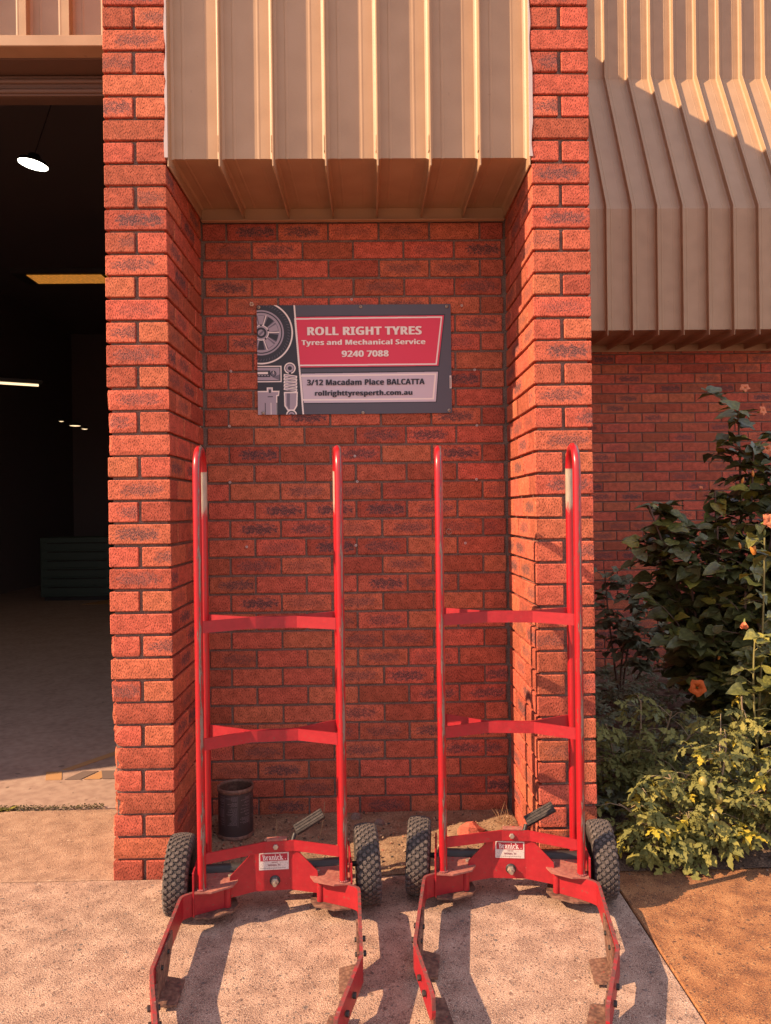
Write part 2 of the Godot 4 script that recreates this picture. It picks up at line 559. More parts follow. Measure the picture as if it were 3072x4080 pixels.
func materials() -> void:
	brick_sheet()
	surface("mortar", grain_texture(512, lin(0.19, 0.118, 0.092), lin(0.09, 0.055, 0.043), lin(0.28, 0.19, 0.15), 0.11, 0.012, 31, 300, [lin(0.3, 0.2, 0.15), lin(0.05, 0.03, 0.03)], Vector2(1, 3), 3.0), 0.45)
	surface("concrete", grain_texture(1024, lin(0.395, 0.250, 0.176), lin(0.12, 0.068, 0.050), lin(0.66, 0.47, 0.35), 0.26, 0.012, 41, 15000, [lin(0.13, 0.075, 0.055), lin(0.16, 0.09, 0.065), lin(0.12, 0.10, 0.09), lin(0.58, 0.42, 0.31), lin(0.20, 0.12, 0.085)], Vector2(0.8, 3.4), 5.0, 0.40), 1.35)
	surface("apron_concrete", grain_texture(1024, lin(0.37, 0.225, 0.145), lin(0.14, 0.075, 0.05), lin(0.58, 0.40, 0.28), 0.26, 0.012, 43, 10000, [lin(0.15, 0.085, 0.06), lin(0.2, 0.12, 0.085), lin(0.55, 0.39, 0.27)], Vector2(0.8, 3.2), 5.0, 0.36), 1.35)
	surface("stained_concrete", grain_texture(1024, lin(0.325, 0.130, 0.047), lin(0.08, 0.03, 0.015), lin(0.52, 0.27, 0.115), 0.26, 0.010, 45, 15000, [lin(0.10, 0.04, 0.02), lin(0.08, 0.045, 0.03), lin(0.48, 0.26, 0.11), lin(0.13, 0.05, 0.022)], Vector2(0.8, 3.4), 5.0, 0.5), 1.35)
	surface("floor_concrete", grain_texture(1024, lin(0.35, 0.235, 0.18), lin(0.27, 0.175, 0.135), lin(0.40, 0.28, 0.215), 0.03, 0.006, 47, 260, [lin(0.12, 0.08, 0.06), lin(0.2, 0.13, 0.1)], Vector2(1, 5), 0.8, 0.5), 2.1, 0.7)
	surface("soil", grain_texture(512, lin(0.13, 0.075, 0.045), lin(0.05, 0.028, 0.018), lin(0.24, 0.15, 0.09), 0.09, 0.012, 49, 1400, [lin(0.3, 0.2, 0.13), lin(0.04, 0.025, 0.018), lin(0.2, 0.1, 0.06)], Vector2(1, 4), 5.0, 0.5), 0.6)
	surface("sand", grain_texture(512, lin(0.26, 0.16, 0.09), lin(0.12, 0.07, 0.04), lin(0.38, 0.26, 0.16), 0.10, 0.012, 51, 1200, [lin(0.4, 0.28, 0.18), lin(0.06, 0.04, 0.03), lin(0.25, 0.1, 0.06)], Vector2(1, 3.5), 4.0, 0.5), 0.6)
	surface("plain_brick", grain_texture(512, lin(0.51, 0.115, 0.07), lin(0.26, 0.065, 0.045), lin(0.56, 0.14, 0.085), 0.1, 0.01, 53, 200, [lin(0.1, 0.05, 0.04)], Vector2(2, 5), 3.0), 0.5)
	# the cladding's coated steel
	surface("cladding", grain_texture(512, lin(0.395, 0.250, 0.142), lin(0.36, 0.225, 0.127), lin(0.42, 0.27, 0.158), 0.02, 0.004, 55, 60, [lin(0.3, 0.18, 0.1)], Vector2(0.6, 1.6), 0.15, 0.5), 1.9, 0.5, 0.4)
	paint("sealant", lin(0.46, 0.39, 0.38), 0.8)
	paint("door_steel", lin(0.13, 0.075, 0.05), 0.55)
	paint("shade_darkened_wall", lin(0.16, 0.122, 0.115), 0.9)  # wall colour lowered so the interior reads dark; shade put into the albedo
	paint("dark_steel", lin(0.030, 0.026, 0.026), 0.5, 0.4)
	paint("cabinet", lin(0.035, 0.055, 0.04), 0.5)
	paint("yellow", lin(0.40, 0.21, 0.085), 0.85)
	paint("black_paint", lin(0.15, 0.10, 0.08), 0.85)
	# worn red paint: along a tube u runs round it, v along it in metres
	var W := 128
	var H := 1024
	var im := Image.create(W, H, false, Image.FORMAT_RGB8)
	var n1 := noise(0.03, 61, 4)
	var n2 := noise(0.12, 62, 3)
	var n3 := noise(0.008, 63, 2)
	for y in H:
		for x in W:
			var c := Color(0.37, 0.008, 0.014) * (1.0 + 0.10 * n2.get_noise_2d(x, y))
			var du := absf(float(x) / W - 0.585)
			du = minf(du, 1.0 - du)
			var wear := n1.get_noise_2d(x * 2.2, y * 0.5) * 0.8 + n2.get_noise_2d(x * 1.5, y * 0.7) * 0.55 + n3.get_noise_2d(0, y * 2.0) * 0.5
			var k := wear + 0.86 * exp(-du * du * 110.0)
			if k > 0.62: c = c.lerp(Color(0.13, 0.062, 0.042), clampf((k - 0.62) * 9.0, 0, 0.92))
			if k > 0.86: c = c.lerp(Color(0.22, 0.17, 0.14), clampf((k - 0.86) * 8.0, 0, 0.8))
			# the bare patch below the bend on the rear side
			var m := float(y) / H * 3.2
			if m > 1.66 and m < 1.80 + 0.05 * n1.get_noise_2d(x * 6.0, 5.0):
				c = Color(0.36, 0.29, 0.22) * (1.0 + 0.4 * n2.get_noise_2d(x * 3.0, y * 0.4))
			c = c.linear_to_srgb()
			im.set_pixel(x, y, Color(clampf(c.r, 0, 1), clampf(c.g, 0, 1), clampf(c.b, 0, 1)))
	var worn := paint("worn_red", Color.WHITE, 0.32)
	worn.albedo_texture = tex(im)
	worn.uv1_scale = Vector3(1, 1.0 / 3.2, 1)
	worn.metallic_specular = 0.55
	# the same paint on flat plates, scuffed
	var im2 := Image.create(512, 512, false, Image.FORMAT_RGB8)
	var s1 := noise(0.02, 65, 5).get_seamless_image(512, 512)
	var s2 := noise(0.07, 66, 4).get_seamless_image(512, 512)
	for y in 512:
		for x in 512:
			var a := s1.get_pixel(x, y).r - 0.5
			var b := s2.get_pixel(x, y).r - 0.5
			var c := Color(0.32, 0.012, 0.019) * (1.0 + 0.35 * a + 0.2 * b)
			var k := a * 1.1 + b * 0.9
			if k > 0.50: c = c.lerp(Color(0.15, 0.075, 0.05), clampf((k - 0.50) * 8.0, 0, 0.85))
			elif k < -0.55: c = c.lerp(Color(0.5, 0.16, 0.13), 0.35)
			c = c.linear_to_srgb()
			im2.set_pixel(x, y, Color(clampf(c.r, 0, 1), clampf(c.g, 0, 1), clampf(c.b, 0, 1)))
	var red := paint("red_plate", Color.WHITE, 0.42)
	red.albedo_texture = tex(im2)
	red.uv1_triplanar = true
	red.uv1_scale = Vector3.ONE * 2.6
	red.metallic_specular = 0.5
	# dusty grey-brown over red for the flat gussets, rust for the brackets
	surface("dusty_red", grain_texture(256, lin(0.30, 0.105, 0.078), lin(0.22, 0.07, 0.055), lin(0.35, 0.14, 0.10), 0.05, 0.012, 67, 120, [lin(0.12, 0.06, 0.045), lin(0.45, 0.03, 0.03)], Vector2(1, 4), 0.8, 0.7), 0.22, 0.7)
	M.dusty_red.uv1_world_triplanar = false
	surface("worn_edge", grain_texture(256, lin(0.20, 0.055, 0.05), lin(0.10, 0.05, 0.045), lin(0.30, 0.03, 0.035), 0.04, 0.012, 68, 80, [lin(0.10, 0.06, 0.05), lin(0.28, 0.2, 0.17)], Vector2(1, 4), 0.5, 0.9), 0.22, 0.5)
	M.worn_edge.uv1_world_triplanar = false
	surface("rusty_steel", grain_texture(256, lin(0.16, 0.082, 0.055), lin(0.08, 0.04, 0.03), lin(0.27, 0.15, 0.10), 0.05, 0.015, 69, 160, [lin(0.06, 0.04, 0.03), lin(0.32, 0.05, 0.04)], Vector2(1, 4), 0.8, 0.8), 0.2, 0.65)
	M.rusty_steel.uv1_world_triplanar = false
	surface("tread_rubber", grain_texture(256, lin(0.088, 0.070, 0.063), lin(0.045, 0.036, 0.033), lin(0.16, 0.13, 0.11), 0.09, 0.02, 73, 260, [lin(0.24, 0.19, 0.15), lin(0.03, 0.025, 0.023)], Vector2(0.8, 2.2), 0.9, 0.7), 0.12, 0.92)
	M.tread_rubber.uv1_world_triplanar = false
	surface("tyre_rubber", grain_texture(256, lin(0.048, 0.039, 0.035), lin(0.025, 0.021, 0.02), lin(0.085, 0.068, 0.06), 0.09, 0.02, 71, 200, [lin(0.18, 0.14, 0.11), lin(0.02, 0.018, 0.017)], Vector2(0.8, 2.2), 0.9, 0.7), 0.12, 0.92)
	M.tyre_rubber.uv1_world_triplanar = false
	paint("zinc", lin(0.42, 0.36, 0.29), 0.45, 0.7)
	paint("grease", lin(0.03, 0.025, 0.022), 0.5)

# ------------------------------------------------------------------ ground
func uneven_sheet(x0: float, x1: float, z0: float, z1: float, nx: int, nz: int, y: float, amp: float, freq: float, seed_: int, skirt := 0.0) -> ArrayMesh:
	var n := noise(freq, seed_, 4)
	var b := B.new(true)
	var h := func(i, j):
		var x := lerpf(x0, x1, float(i) / nx)
		var z := lerpf(z0, z1, float(j) / nz)
		var edge: float = 1.0
		if i == 0 or j == 0 or i == nx or j == nz: edge = 0.25
		return Vector3(x, y + amp * edge * (0.5 + 0.9 * n.get_noise_2d(x, z)) - (skirt if edge < 1.0 else 0.0), z)
	for i in nx:
		for j in nz:
			b.quad(h.call(i, j + 1), h.call(i + 1, j + 1), h.call(i + 1, j), h.call(i, j))
	return b.done()

func ground() -> void:
	var g := put("ground", boxmesh(Vector3(160, 0.2, 160), 0, Vector3(0, -0.128, 0)), M.mortar)
	g.set_meta("kind", "structure")
	# concrete bays, each a slab with a worn arris, gaps between them
	var bays := [
		["concrete_slab", "concrete", -5.2, 0.896, 0.004, 2.6],
		["stained_slab", "stained_concrete", 0.901, 4.4, 0.012, 2.6], ["apron_slab", "apron_concrete", -5.2, -0.985, -0.722, -0.006],
		["workshop_floor", "floor_concrete", -6.6, -0.98, -14.4, -0.748],
	]
	for q in bays:
		var c := Vector3((q[2] + q[3]) / 2, -0.03, (q[4] + q[5]) / 2)
		var o := put(q[0], boxmesh(Vector3(q[3] - q[2], 0.06, q[5] - q[4]), 0.004), M[q[1]], null, T(c))
		o.set_meta("kind", "structure")
	var road := put("yard", boxmesh(Vector3(120, 0.05, 60), 0, Vector3(0, -0.03, 32.62)), M.concrete)
	road.set_meta("kind", "structure")
	var s := put("recess_soil", uneven_sheet(-0.764, 0.638, -0.612, 0.016, 60, 28, 0.001, 0.018, 6.0, 3), M.sand)
	s.set_meta("kind", "structure")
	var bed := put("garden_bed", uneven_sheet(0.868, 5.2, -3.78, 0.030, 90, 80, 0.002, 0.04, 3.0, 5), M.soil)
	bed.set_meta("kind", "structure")

# ------------------------------------------------------------------ brick piers and walls
const COURSE := 0.0864
const BH := 0.0755

func pier(called: String, label: String, x0: float, w: float, courses: int, chips: Dictionary, up_to: float) -> void:
	var p := thing(called, label, "brick pier", Vector3(x0 + w / 2, 0, 0), "brick piers flanking the recess")
	var hgt := courses * COURSE
	var j := 0.010
	put("mortar", boxmesh(Vector3(w - 0.030, hgt, 0.592), 0, Vector3(0, hgt / 2 - 0.008, -0.310)), M.mortar, p)
	for k in courses:
		var y := k * COURSE + BH / 2 - 0.006
		var chip: float = chips.get(k, 0.0)
		if k % 2 == 1:
			lay(p, Vector3(0, y, -0.0535), Vector3(w, BH, 0.107), chip, k)
			for sx in [-1, 1]:
				var bw := (w - 0.013) / 2
				lay(p, Vector3(sx * (w - bw) / 2, y, -0.113 - 0.118), Vector3(bw, BH, 0.23))
				lay(p, Vector3(sx * (w - bw) / 2, y, -0.353 - 0.128), Vector3(bw, BH, 0.245))
		else:
			var bw := (w - 0.0145) / 2
			for sx in [-1, 1]:
				lay(p, Vector3(sx * (w - bw) / 2, y, -0.115), Vector3(bw, BH, 0.23), chip if sx < 0 else 0.0, k)
				lay(p, Vector3(sx * (w - bw) / 2, y, -0.238 - 0.116), Vector3(bw, BH, 0.23))
				lay(p, Vector3(sx * (w - bw) / 2, y, -0.48 - 0.064), Vector3(bw, BH, 0.13))
	put("upper_pier", boxmesh(Vector3(w, up_to - hgt, 0.61), 0.003, Vector3(0, hgt + (up_to - hgt) / 2 - 0.012, -0.306)), M.plain_brick, p)

func walls() -> void:
	pier("brick_pier", "red brick pier beside the dark workshop doorway, its outer edge chipped", -1.008, 0.238, 46, {3: 0.040, 4: 0.034, 5: 0.040, 6: 0.036, 7: 0.020, 8: 0.014, 1: 0.010, 2: 0.014, 10: 0.014, 19: 0.022, 20: 0.022, 21: 0.012}, 6.30)
	pier("brick_pier", "red brick pier between the recess and the garden bed", 0.641, 0.226, 46, {}, 6.30)
	# back wall of the recess
	var wl := thing("recess_wall", "shaded red brick wall at the back of the recess, drilled with old plugs", "brick wall", Vector3(-0.065, 0, -0.62))
	put("mortar", boxmesh(Vector3(1.44, 3.0, 0.10), 0, Vector3(0, 1.49, -0.059)), M.mortar, wl)
	for k in 34:
		var y := k * COURSE + BH / 2 - 0.006
		var x := -0.700
		var first := 0.209 if k % 2 == 0 else 0.105
		if k % 2 == 0: x += 0.012
		var n := 0
		while x < 0.695:
			var ln := first if n == 0 else 0.2265
			ln = minf(ln, 0.698 - x - (0.008 if k % 2 == 0 else 0.0))
			if ln > 0.03: lay(wl, Vector3(x + ln / 2, y, -0.054), Vector3(ln, BH, 0.108))
			x += ln + 0.0095
			n += 1
	# garden wall under the right-hand cladding
	var gw := thing("garden_wall", "long shaded red brick wall behind the shrubs", "brick wall", Vector3(0.87, 0, -3.8))
	put("mortar", boxmesh(Vector3(5.2, 2.9, 0.10), 0, Vector3(2.6, 1.45, -0.059)), M.mortar, gw)
	var rest := B.new()
	for k in 34:
		var y := k * COURSE + BH / 2 - 0.006
		var x := 0.0 if k % 2 == 0 else 0.118
		if k % 2: rest.box(Vector3(0.055, y, -0.054), Vector3(0.108, BH, 0.108))
		while x < 5.0:
			var cx := x + 0.113
			if cx > 0.92 and cx < 2.98 and y < 2.86: lay(gw, Vector3(cx, y, -0.054), Vector3(0.2265, BH, 0.108))
			else: rest.box(Vector3(cx, y, -0.054), Vector3(0.2265, BH, 0.108), 0.002)
			x += 0.236
	var rb := put("far_bricks", rest.done(), M.plain_brick, gw)
	rb.set_meta("kind", "stuff")
	# side wall and roof that shade the right-hand cladding
	var sw := put("side_wall", boxmesh(Vector3(0.22, 6.30, 3.2), 0, Vector3(0, 3.075, 0)), M.plain_brick, null, T(Vector3(0.745, 0, -2.23)))
	meta(sw, "side wall running back from the pier to the garden wall", "brick wall")
	var rf := put("building_roof", boxmesh(Vector3(8.5, 0.12, 14.4), 0, Vector3(0, 0, 0)), M.door_steel, null, T(Vector3(-3.385, 6.235, -7.75)))
	meta(rf, "flat roof over workshop and recess, above the view", "roof")
	# white sealant smeared down both pier edges beside the cladding
	for e in [[-0.7695, 1.0], [0.6405, -1.0]]:
		var b := B.new()
		var r := RandomNumberGenerator.new()
		r.seed = 21 + int(e[1])
		var y := 2.775
		var wd := 0.006
		while y < 4.0:
			var nh := r.randf_range(0.02, 0.05)
			var nw := clampf(wd + r.randf_range(-0.006, 0.006), -0.004, 0.007)
			var x: float = e[0]
			var sgn: float = e[1]
			var a := [Vector3(x - sgn * wd, y, 0.0035), Vector3(x + sgn * 0.007, y, 0.0035), Vector3(x + sgn * 0.007, y + nh, 0.0035), Vector3(x - sgn * nw, y + nh, 0.0035)]
			if sgn < 0: a = [a[1], a[0], a[3], a[2]]
			b.slab([a[0] - Vector3(0, 0, 0.02), a[1] - Vector3(0, 0, 0.02), a[2] - Vector3(0, 0, 0.02), a[3] - Vector3(0, 0, 0.02)], Vector3.BACK, 0.02)
			wd = nw
			y += nh
		var s := put("sealant_bead", b.done(), M.sealant)
		meta(s, "ragged white sealant down the edge of the %s" % ("pier by the workshop doorway" if e[1] > 0 else "pier by the garden bed"), "sealant")

# ------------------------------------------------------------------ folded steel cladding
func offset_line(prof: Array, d) -> Array:
	# prof: Vector2(z, y) from top to bottom; positive d is outwards (left-hand normal of the walk)
	var out := []
	for i in prof.size():
		var n := Vector2.ZERO
		var e := Vector2.ZERO
		if i < prof.size() - 1:
			var t: Vector2 = (prof[i + 1] - prof[i]).normalized()
			e = Vector2(-t.y, t.x); n += e
		if i > 0:
			var t2: Vector2 = (prof[i] - prof[i - 1]).normalized()
			var e2 := Vector2(-t2.y, t2.x)
			n += e2
			if i == prof.size() - 1: e = e2
		n = n.normalized()
		var dd: float = d[i] if d is Array else d
		out.append(prof[i] + n * dd / maxf(0.45, n.dot(e)))
	return out

func clad(parent: Node, prof: Array, ribs: Array, rib_h, thick := 0.007, first := true, last := true) -> void:
	for i in ribs.size() - 1:
		var a: float = ribs[i] + thick / 2
		var c: float = ribs[i + 1] - thick / 2
		var w := c - a
		var cross := [[0.0, 0.006], [0.010, 0.0], [0.040, 0.0], [0.0435, 0.0016], [0.049, 0.0016], [0.0525, 0.0], [w - 0.062, 0.0], [w - 0.0575, 0.0010], [w - 0.054, 0.0010], [w - 0.0495, 0.0], [w - 0.012, 0.0], [w - 0.006, 0.003], [w, 0.008]]
		var b := B.new()
		var lines := []
		for q in cross: lines.append(offset_line(prof, q[1]))
		for k in cross.size() - 1:
			for s in prof.size() - 1:
				var x0: float = a + cross[k][0]
				var x1: float = a + cross[k + 1][0]
				var p: Vector2 = lines[k][s]
				var q: Vector2 = lines[k + 1][s]
				var p2: Vector2 = lines[k][s + 1]
				var q2: Vector2 = lines[k + 1][s + 1]
				b.quad(Vector3(x0, p2.y, p2.x), Vector3(x1, q2.y, q2.x), Vector3(x1, q.y, q.x), Vector3(x0, p.y, p.x))
		put("panel", b.done(), M.cladding, parent)
	for i in ribs.size():
		if (i == 0 and not first) or (i == ribs.size() - 1 and not last): continue
		var b := B.new()
		var x: float = ribs[i]
		var inn := offset_line(prof, -0.004)
		var lip := []
		if rib_h is Array:
			for v in rib_h: lip.append(v - 0.003)
		var mid := offset_line(prof, lip if rib_h is Array else rib_h - 0.003)
		var tip := offset_line(prof, rib_h)
		var n := prof.size()
		for s in n - 1:
			var sec := []
			for k in [s, s + 1]:
				sec.append([Vector3(x - thick / 2, inn[k].y, inn[k].x), Vector3(x - thick / 2, mid[k].y, mid[k].x), Vector3(x - thick / 4, tip[k].y, tip[k].x), Vector3(x + thick / 4, tip[k].y, tip[k].x), Vector3(x + thick / 2, mid[k].y, mid[k].x), Vector3(x + thick / 2, inn[k].y, inn[k].x)])
			for k in 5: b.quad(sec[1][k], sec[1][k + 1], sec[0][k + 1], sec[0][k])
			for end in [0, 1]:
				if (end == 0 and s == 0) or (end == 1 and s == n - 2):
					var o: Array = sec[end]
					for k in range(1, 5):
						if end == 1: b.tri(o[0], o[k + 1], o[k])
						else: b.tri(o[0], o[k], o[k + 1])
		var rib := put("rib", b.done(), M.cladding, parent)

func cladding_all() -> void:
	# box cladding over the recess
	var c := thing("recess_cladding", "tan ribbed metal cladding boxed out over the brick recess", "cladding")
	var ribs := [-0.7625, -0.566, -0.360, -0.156, 0.045, 0.250, 0.443, 0.6355]
	var prof := [Vector2(-0.050, 6.17), Vector2(-0.050, 2.792), Vector2(-0.598, 2.806)]
	clad(c, prof, ribs, [0.050, 0.048, 0.046])
	# small riveted clips at the foot of the ribs
	for x in ribs.slice(1, 7):
		put("clip", boxmesh(Vector3(0.003, 0.062, 0.026), 0.0008), M.cladding, c, T(Vector3(x - 0.0062, 2.835, -0.022)))
	# closing flashing along the wall
	var fl := B.new()
	fl.box(Vector3(-0.0635, 2.7775, -0.594), Vector3(1.396, 0.058, 0.006), 0.001)
	fl.box(Vector3(-0.0635, 2.7465, -0.582), Vector3(1.396, 0.004, 0.030), 0.001)
	put("flashing", fl.done(), M.cladding, c)
	# right-hand mansard cladding
	var r := thing("mansard_cladding", "tall tan ribbed metal cladding that folds outwards above the garden wall", "cladding")
	var rr := []
	for k in range(-6, 9): rr.append(2.09 + 0.2017 * k)
	var rp := [Vector2(-3.80, 7.4), Vector2(-3.80, 5.17), Vector2(-3.14, 3.78), Vector2(-3.14, 2.815), Vector2(-3.77, 2.83)]
	clad(r, rp, rr, 0.050)
	var f2 := B.new()
	f2.box(Vector3(2.29, 2.80, -3.772), Vector3(2.82, 0.060, 0.008), 0.001)
	put("flashing", f2.done(), M.cladding, r)
	# cladding over the workshop door
	var l := thing("door_head_cladding", "tan ribbed metal cladding above the workshop doorway with a flat sill flashing", "cladding")
	var lr := []
	var x := -1.0125
	lr.append(x)
	x = -1.195
	while x > -5.0:
		lr.push_front(x)
		x -= 0.2017
	var lp := [Vector2(-0.745, 6.17), Vector2(-0.745, 3.66)]
	clad(l, lp, lr, 0.050, 0.007, true, false)
	var f3 := B.new()
	f3.box(Vector3(-2.99, 3.628, -0.715), Vector3(3.954, 0.052, 0.10), 0.003)
	put("sill_flashing", f3.done(), M.cladding, l)
	put("soffit", boxmesh(Vector3(3.954, 0.012, 0.20), 0.002, Vector3(-2.99, 3.606, -0.868)), M.door_steel, l)

# ------------------------------------------------------------------ workshop behind the doorway
func glow(key: String, c: Color, e: float) -> StandardMaterial3D:
	var m := paint(key, Color(0.8, 0.8, 0.8), 0.6)
	m.emission_enabled = true
	m.emission = c
	m.emission_energy_multiplier = e
	return m

func lamp_light(called: String, parent: Node, at: Vector3, e: float, size: float, c: Color) -> void:
	var l := SpotLight3D.new()
	l.name = called
	l.rotation.x = -PI / 2
	l.spot_angle = 72.0
	l.spot_range = 20.0
	l.spot_attenuation = 2.0
	l.light_energy = e
	l.light_color = c
	l.light_size = size
	l.shadow_enabled = true
	l.position = at
	parent.add_child(l)

func workshop() -> void:
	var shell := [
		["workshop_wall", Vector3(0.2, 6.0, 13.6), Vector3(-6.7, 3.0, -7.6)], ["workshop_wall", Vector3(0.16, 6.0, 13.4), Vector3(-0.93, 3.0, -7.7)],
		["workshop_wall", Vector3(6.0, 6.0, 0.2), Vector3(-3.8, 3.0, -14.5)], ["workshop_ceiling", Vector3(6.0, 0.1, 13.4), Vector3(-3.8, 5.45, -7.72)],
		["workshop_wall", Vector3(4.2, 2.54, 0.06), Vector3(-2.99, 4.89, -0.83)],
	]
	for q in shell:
		var o := put(q[0], boxmesh(q[1]), M.shade_darkened_wall, null, T(q[2]))
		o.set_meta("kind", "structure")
	var fp := put("far_pier", boxmesh(Vector3(1.7, 6.30, 0.9), 0.004, Vector3(0, 3.075, 0)), M.plain_brick, null, T(Vector3(-5.88, 0, -0.45)))
	meta(fp, "wide brick pier on the far side of the workshop doorway", "brick pier")
	# roller door rolled up under the soffit: two bars of its bottom rail show
	var d := thing("roller_door", "rolled-up dark steel roller door with two rounded bottom rails", "roller door", Vector3(-2.99, 3.5, -0.93))
	for k in 2:
		var b := B.new()
		b.tube([Vector3(-1.95, 0.065 - k * 0.048, 0.03), Vector3(1.95, 0.065 - k * 0.048, 0.03)], 0.013, 10)
		put("rail", b.done(), M.door_steel, d)
	put("curtain", boxmesh(Vector3(3.9, 0.10, 0.03), 0.003, Vector3(0, 0.045, 0.012)), M.door_steel, d)
	put("drum", boxmesh(Vector3(3.9, 0.34, 0.36), 0.08, Vector3(0, 0.30, -0.22)), M.door_steel, d)
	# lamps
	glow("lamp_white", Color(1.0, 0.97, 0.90), 5.0)
	glow("lamp_gold", Color(1.0, 0.80, 0.46), 0.75)
	glow("lamp_tube", Color(1.0, 0.86, 0.66), 0.9)
	var hb := thing("high_bay_lamp", "round white high bay lamp hanging lit inside the dark workshop", "lamp", Vector3(-2.97, 4.53, -3.99))
	hb.rotation = Vector3(-0.02, 0, -0.16)
	hb.scale = Vector3.ONE * 0.9
	var b1 := B.new()
	b1.lathe_y([Vector2(0.0, 0.10), Vector2(0.05, 0.10), Vector2(0.06, 0.06), Vector2(0.13, 0.03), Vector2(0.15, 0.0), Vector2(0.142, -0.004)], 32)
	put("housing", b1.done(), M.dark_steel, hb)
	var b2 := B.new()
	b2.lathe_y([Vector2(0.142, 0.0), Vector2(0.0, -0.004)], 32)
	put("lens", b2.done(), M.lamp_white, hb)
	var b3 := B.new()
	b3.tube([Vector3(0, 0.10, 0), Vector3(0.15, 0.96, 0.02)], 0.004, 6)
	put("cord", b3.done(), M.dark_steel, hb)
	lamp_light("lamp_light", hb, Vector3(0, -0.06, 0), 0.35, 0.14, Color(1, 0.95, 0.86))
	var pl := thing("ceiling_panel_lamp", "dim golden panel lamp with a cross-hatched diffuser in the workshop", "lamp", Vector3(-3.42, 4.10, -5.98))
	put("frame", boxmesh(Vector3(1.25, 0.06, 0.44), 0.006, Vector3(0.05, 0.035, 0)), M.dark_steel, pl)
	var dr := Image.create(128, 48, false, Image.FORMAT_RGB8)
	var dn := noise(0.1, 90, 3)
	for y in 48:
		for xx in 128:
			var k := 0.62 + 0.5 * dn.get_noise_2d(xx * 1.5, y * 4.0)
			if (xx / 3 + y / 2) % 3 == 0: k *= 0.6
			dr.set_pixel(xx, y, Color(1.0, 0.78, 0.42) * clampf(k, 0.1, 1.0))
	M.lamp_gold.emission_texture = tex(dr)
	M.lamp_gold.emission_operator = BaseMaterial3D.EMISSION_OP_MULTIPLY
	var pb := B.new()
	pb.quad(Vector3(-0.42, 0, -0.17), Vector3(0.42, 0, -0.17), Vector3(0.42, 0, 0.17), Vector3(-0.42, 0, 0.17))
	pb.quad(Vector3(0.46, 0, -0.17), Vector3(0.62, 0, -0.17), Vector3(0.62, 0, 0.17), Vector3(0.46, 0, 0.17))
	put("diffuser", pb.done(), M.lamp_gold, pl)
	lamp_light("lamp_light", pl, Vector3(0, -0.05, 0), 0.05, 0.3, Color(1, 0.8, 0.5))
	var tl := thing("tube_lamp", "lit fluorescent tube lamp deep inside the workshop", "lamp", Vector3(-4.66, 3.08, -6.9))
	tl.rotation.y = 0.5
	put("housing", boxmesh(Vector3(1.0, 0.05, 0.10), 0.006, Vector3(0, 0.035, 0)), M.dark_steel, tl)
	var tb := B.new()
	tb.tube([Vector3(-0.45, -0.006, 0), Vector3(0.45, -0.006, 0)], 0.015, 10)
	put("tube", tb.done(), M.lamp_tube, tl)
	lamp_light("lamp_light", tl, Vector3(0, -0.06, 0), 0.04, 0.2, Color(1, 0.86, 0.66))
	for q in [[Vector3(-4.72, 2.83, -9.0), 0.07, "smaller glinting spot lamp at the back of the workshop"], [Vector3(-4.55, 2.77, -9.1), 0.16, "larger oval spot lamp at the back of the workshop"], [Vector3(-4.44, 2.73, -9.2), 0.09, "tiny spot lamp beside the oval lamp at the back of the workshop"]]:
		var sp := thing("spot_lamp", q[2], "lamp", q[0], "spot lamps at the back of the workshop")
		var sb := B.new()
		sb.lathe_y([Vector2(0.0, 0.05), Vector2(q[1] * 0.5, 0.04), Vector2(q[1] * 0.55, 0.0)], 16)
		put("shade", sb.done(), M.dark_steel, sp)
		var sl := B.new()
		sl.lathe_y([Vector2(q[1] * 0.5, 0.0), Vector2(0.0, -0.01)], 16)
		put("lens", sl.done(), M.lamp_tube, sp)
		lamp_light("lamp_light", sp, Vector3(0, -0.04, 0), 0.01, 0.05, Color(1, 0.86, 0.66))
	# tool cabinet with drawers
	var tc := thing("tool_cabinet", "dark green tool cabinet with drawers against the workshop wall", "cabinet", Vector3(-4.78, 0, -10.0))
	tc.scale = Vector3.ONE * 1.05
	put("carcass", boxmesh(Vector3(1.15, 0.92, 0.5), 0.01, Vector3(0, 0.52, 0)), M.cabinet, tc)
	for k in 6:
		var dw := put("drawer", boxmesh(Vector3(1.07, 0.115, 0.02), 0.004, Vector3(0, 0.16 + k * 0.137, 0.262)), M.cabinet, tc)
		put("handle", boxmesh(Vector3(0.9, 0.014, 0.02), 0.003, Vector3(0, 0.205 + k * 0.137, 0.282)), M.dark_steel, dw)
	put("plinth", boxmesh(Vector3(1.05, 0.06, 0.44), 0, Vector3(0, 0.03, 0)), M.dark_steel, tc)
	var bt := B.new()
	bt.lathe_y([Vector2(0, 0), Vector2(0.035, 0), Vector2(0.037, 0.09), Vector2(0.016, 0.13), Vector2(0.016, 0.17), Vector2(0, 0.17)], 16)
	var bo := put("spray_bottle", bt.done(), M.rusty_steel, null, T(Vector3(-5.19, 0.038, -12.0), Basis(Vector3.UP, 0.5) * Basis(Vector3.BACK, PI / 2)))
	meta(bo, "brown bottle lying on the workshop floor", "bottle")
	var wd := B.new()
	wd.slab([Vector3(-0.3, 0, 0.35), Vector3(0.25, 0, 0.35), Vector3(0.25, 0, -0.35), Vector3(-0.05, 0, -0.35)], Vector3.UP, 0.005)
	var wo := put("floor_mark", wd.done(), M.yellow, null, T(Vector3(-4.2, 0.001, -9.5)))
	meta(wo, "faded yellow painted patch on the shaded workshop floor", "floor marking")
	# worn yellow and black hazard chevrons across the floor inside the doorway
	var hz := thing("hazard_marking", "worn yellow and black hazard chevrons painted on the floor inside the doorway", "floor marking", Vector3(-1.44, 0.001, -1.20))
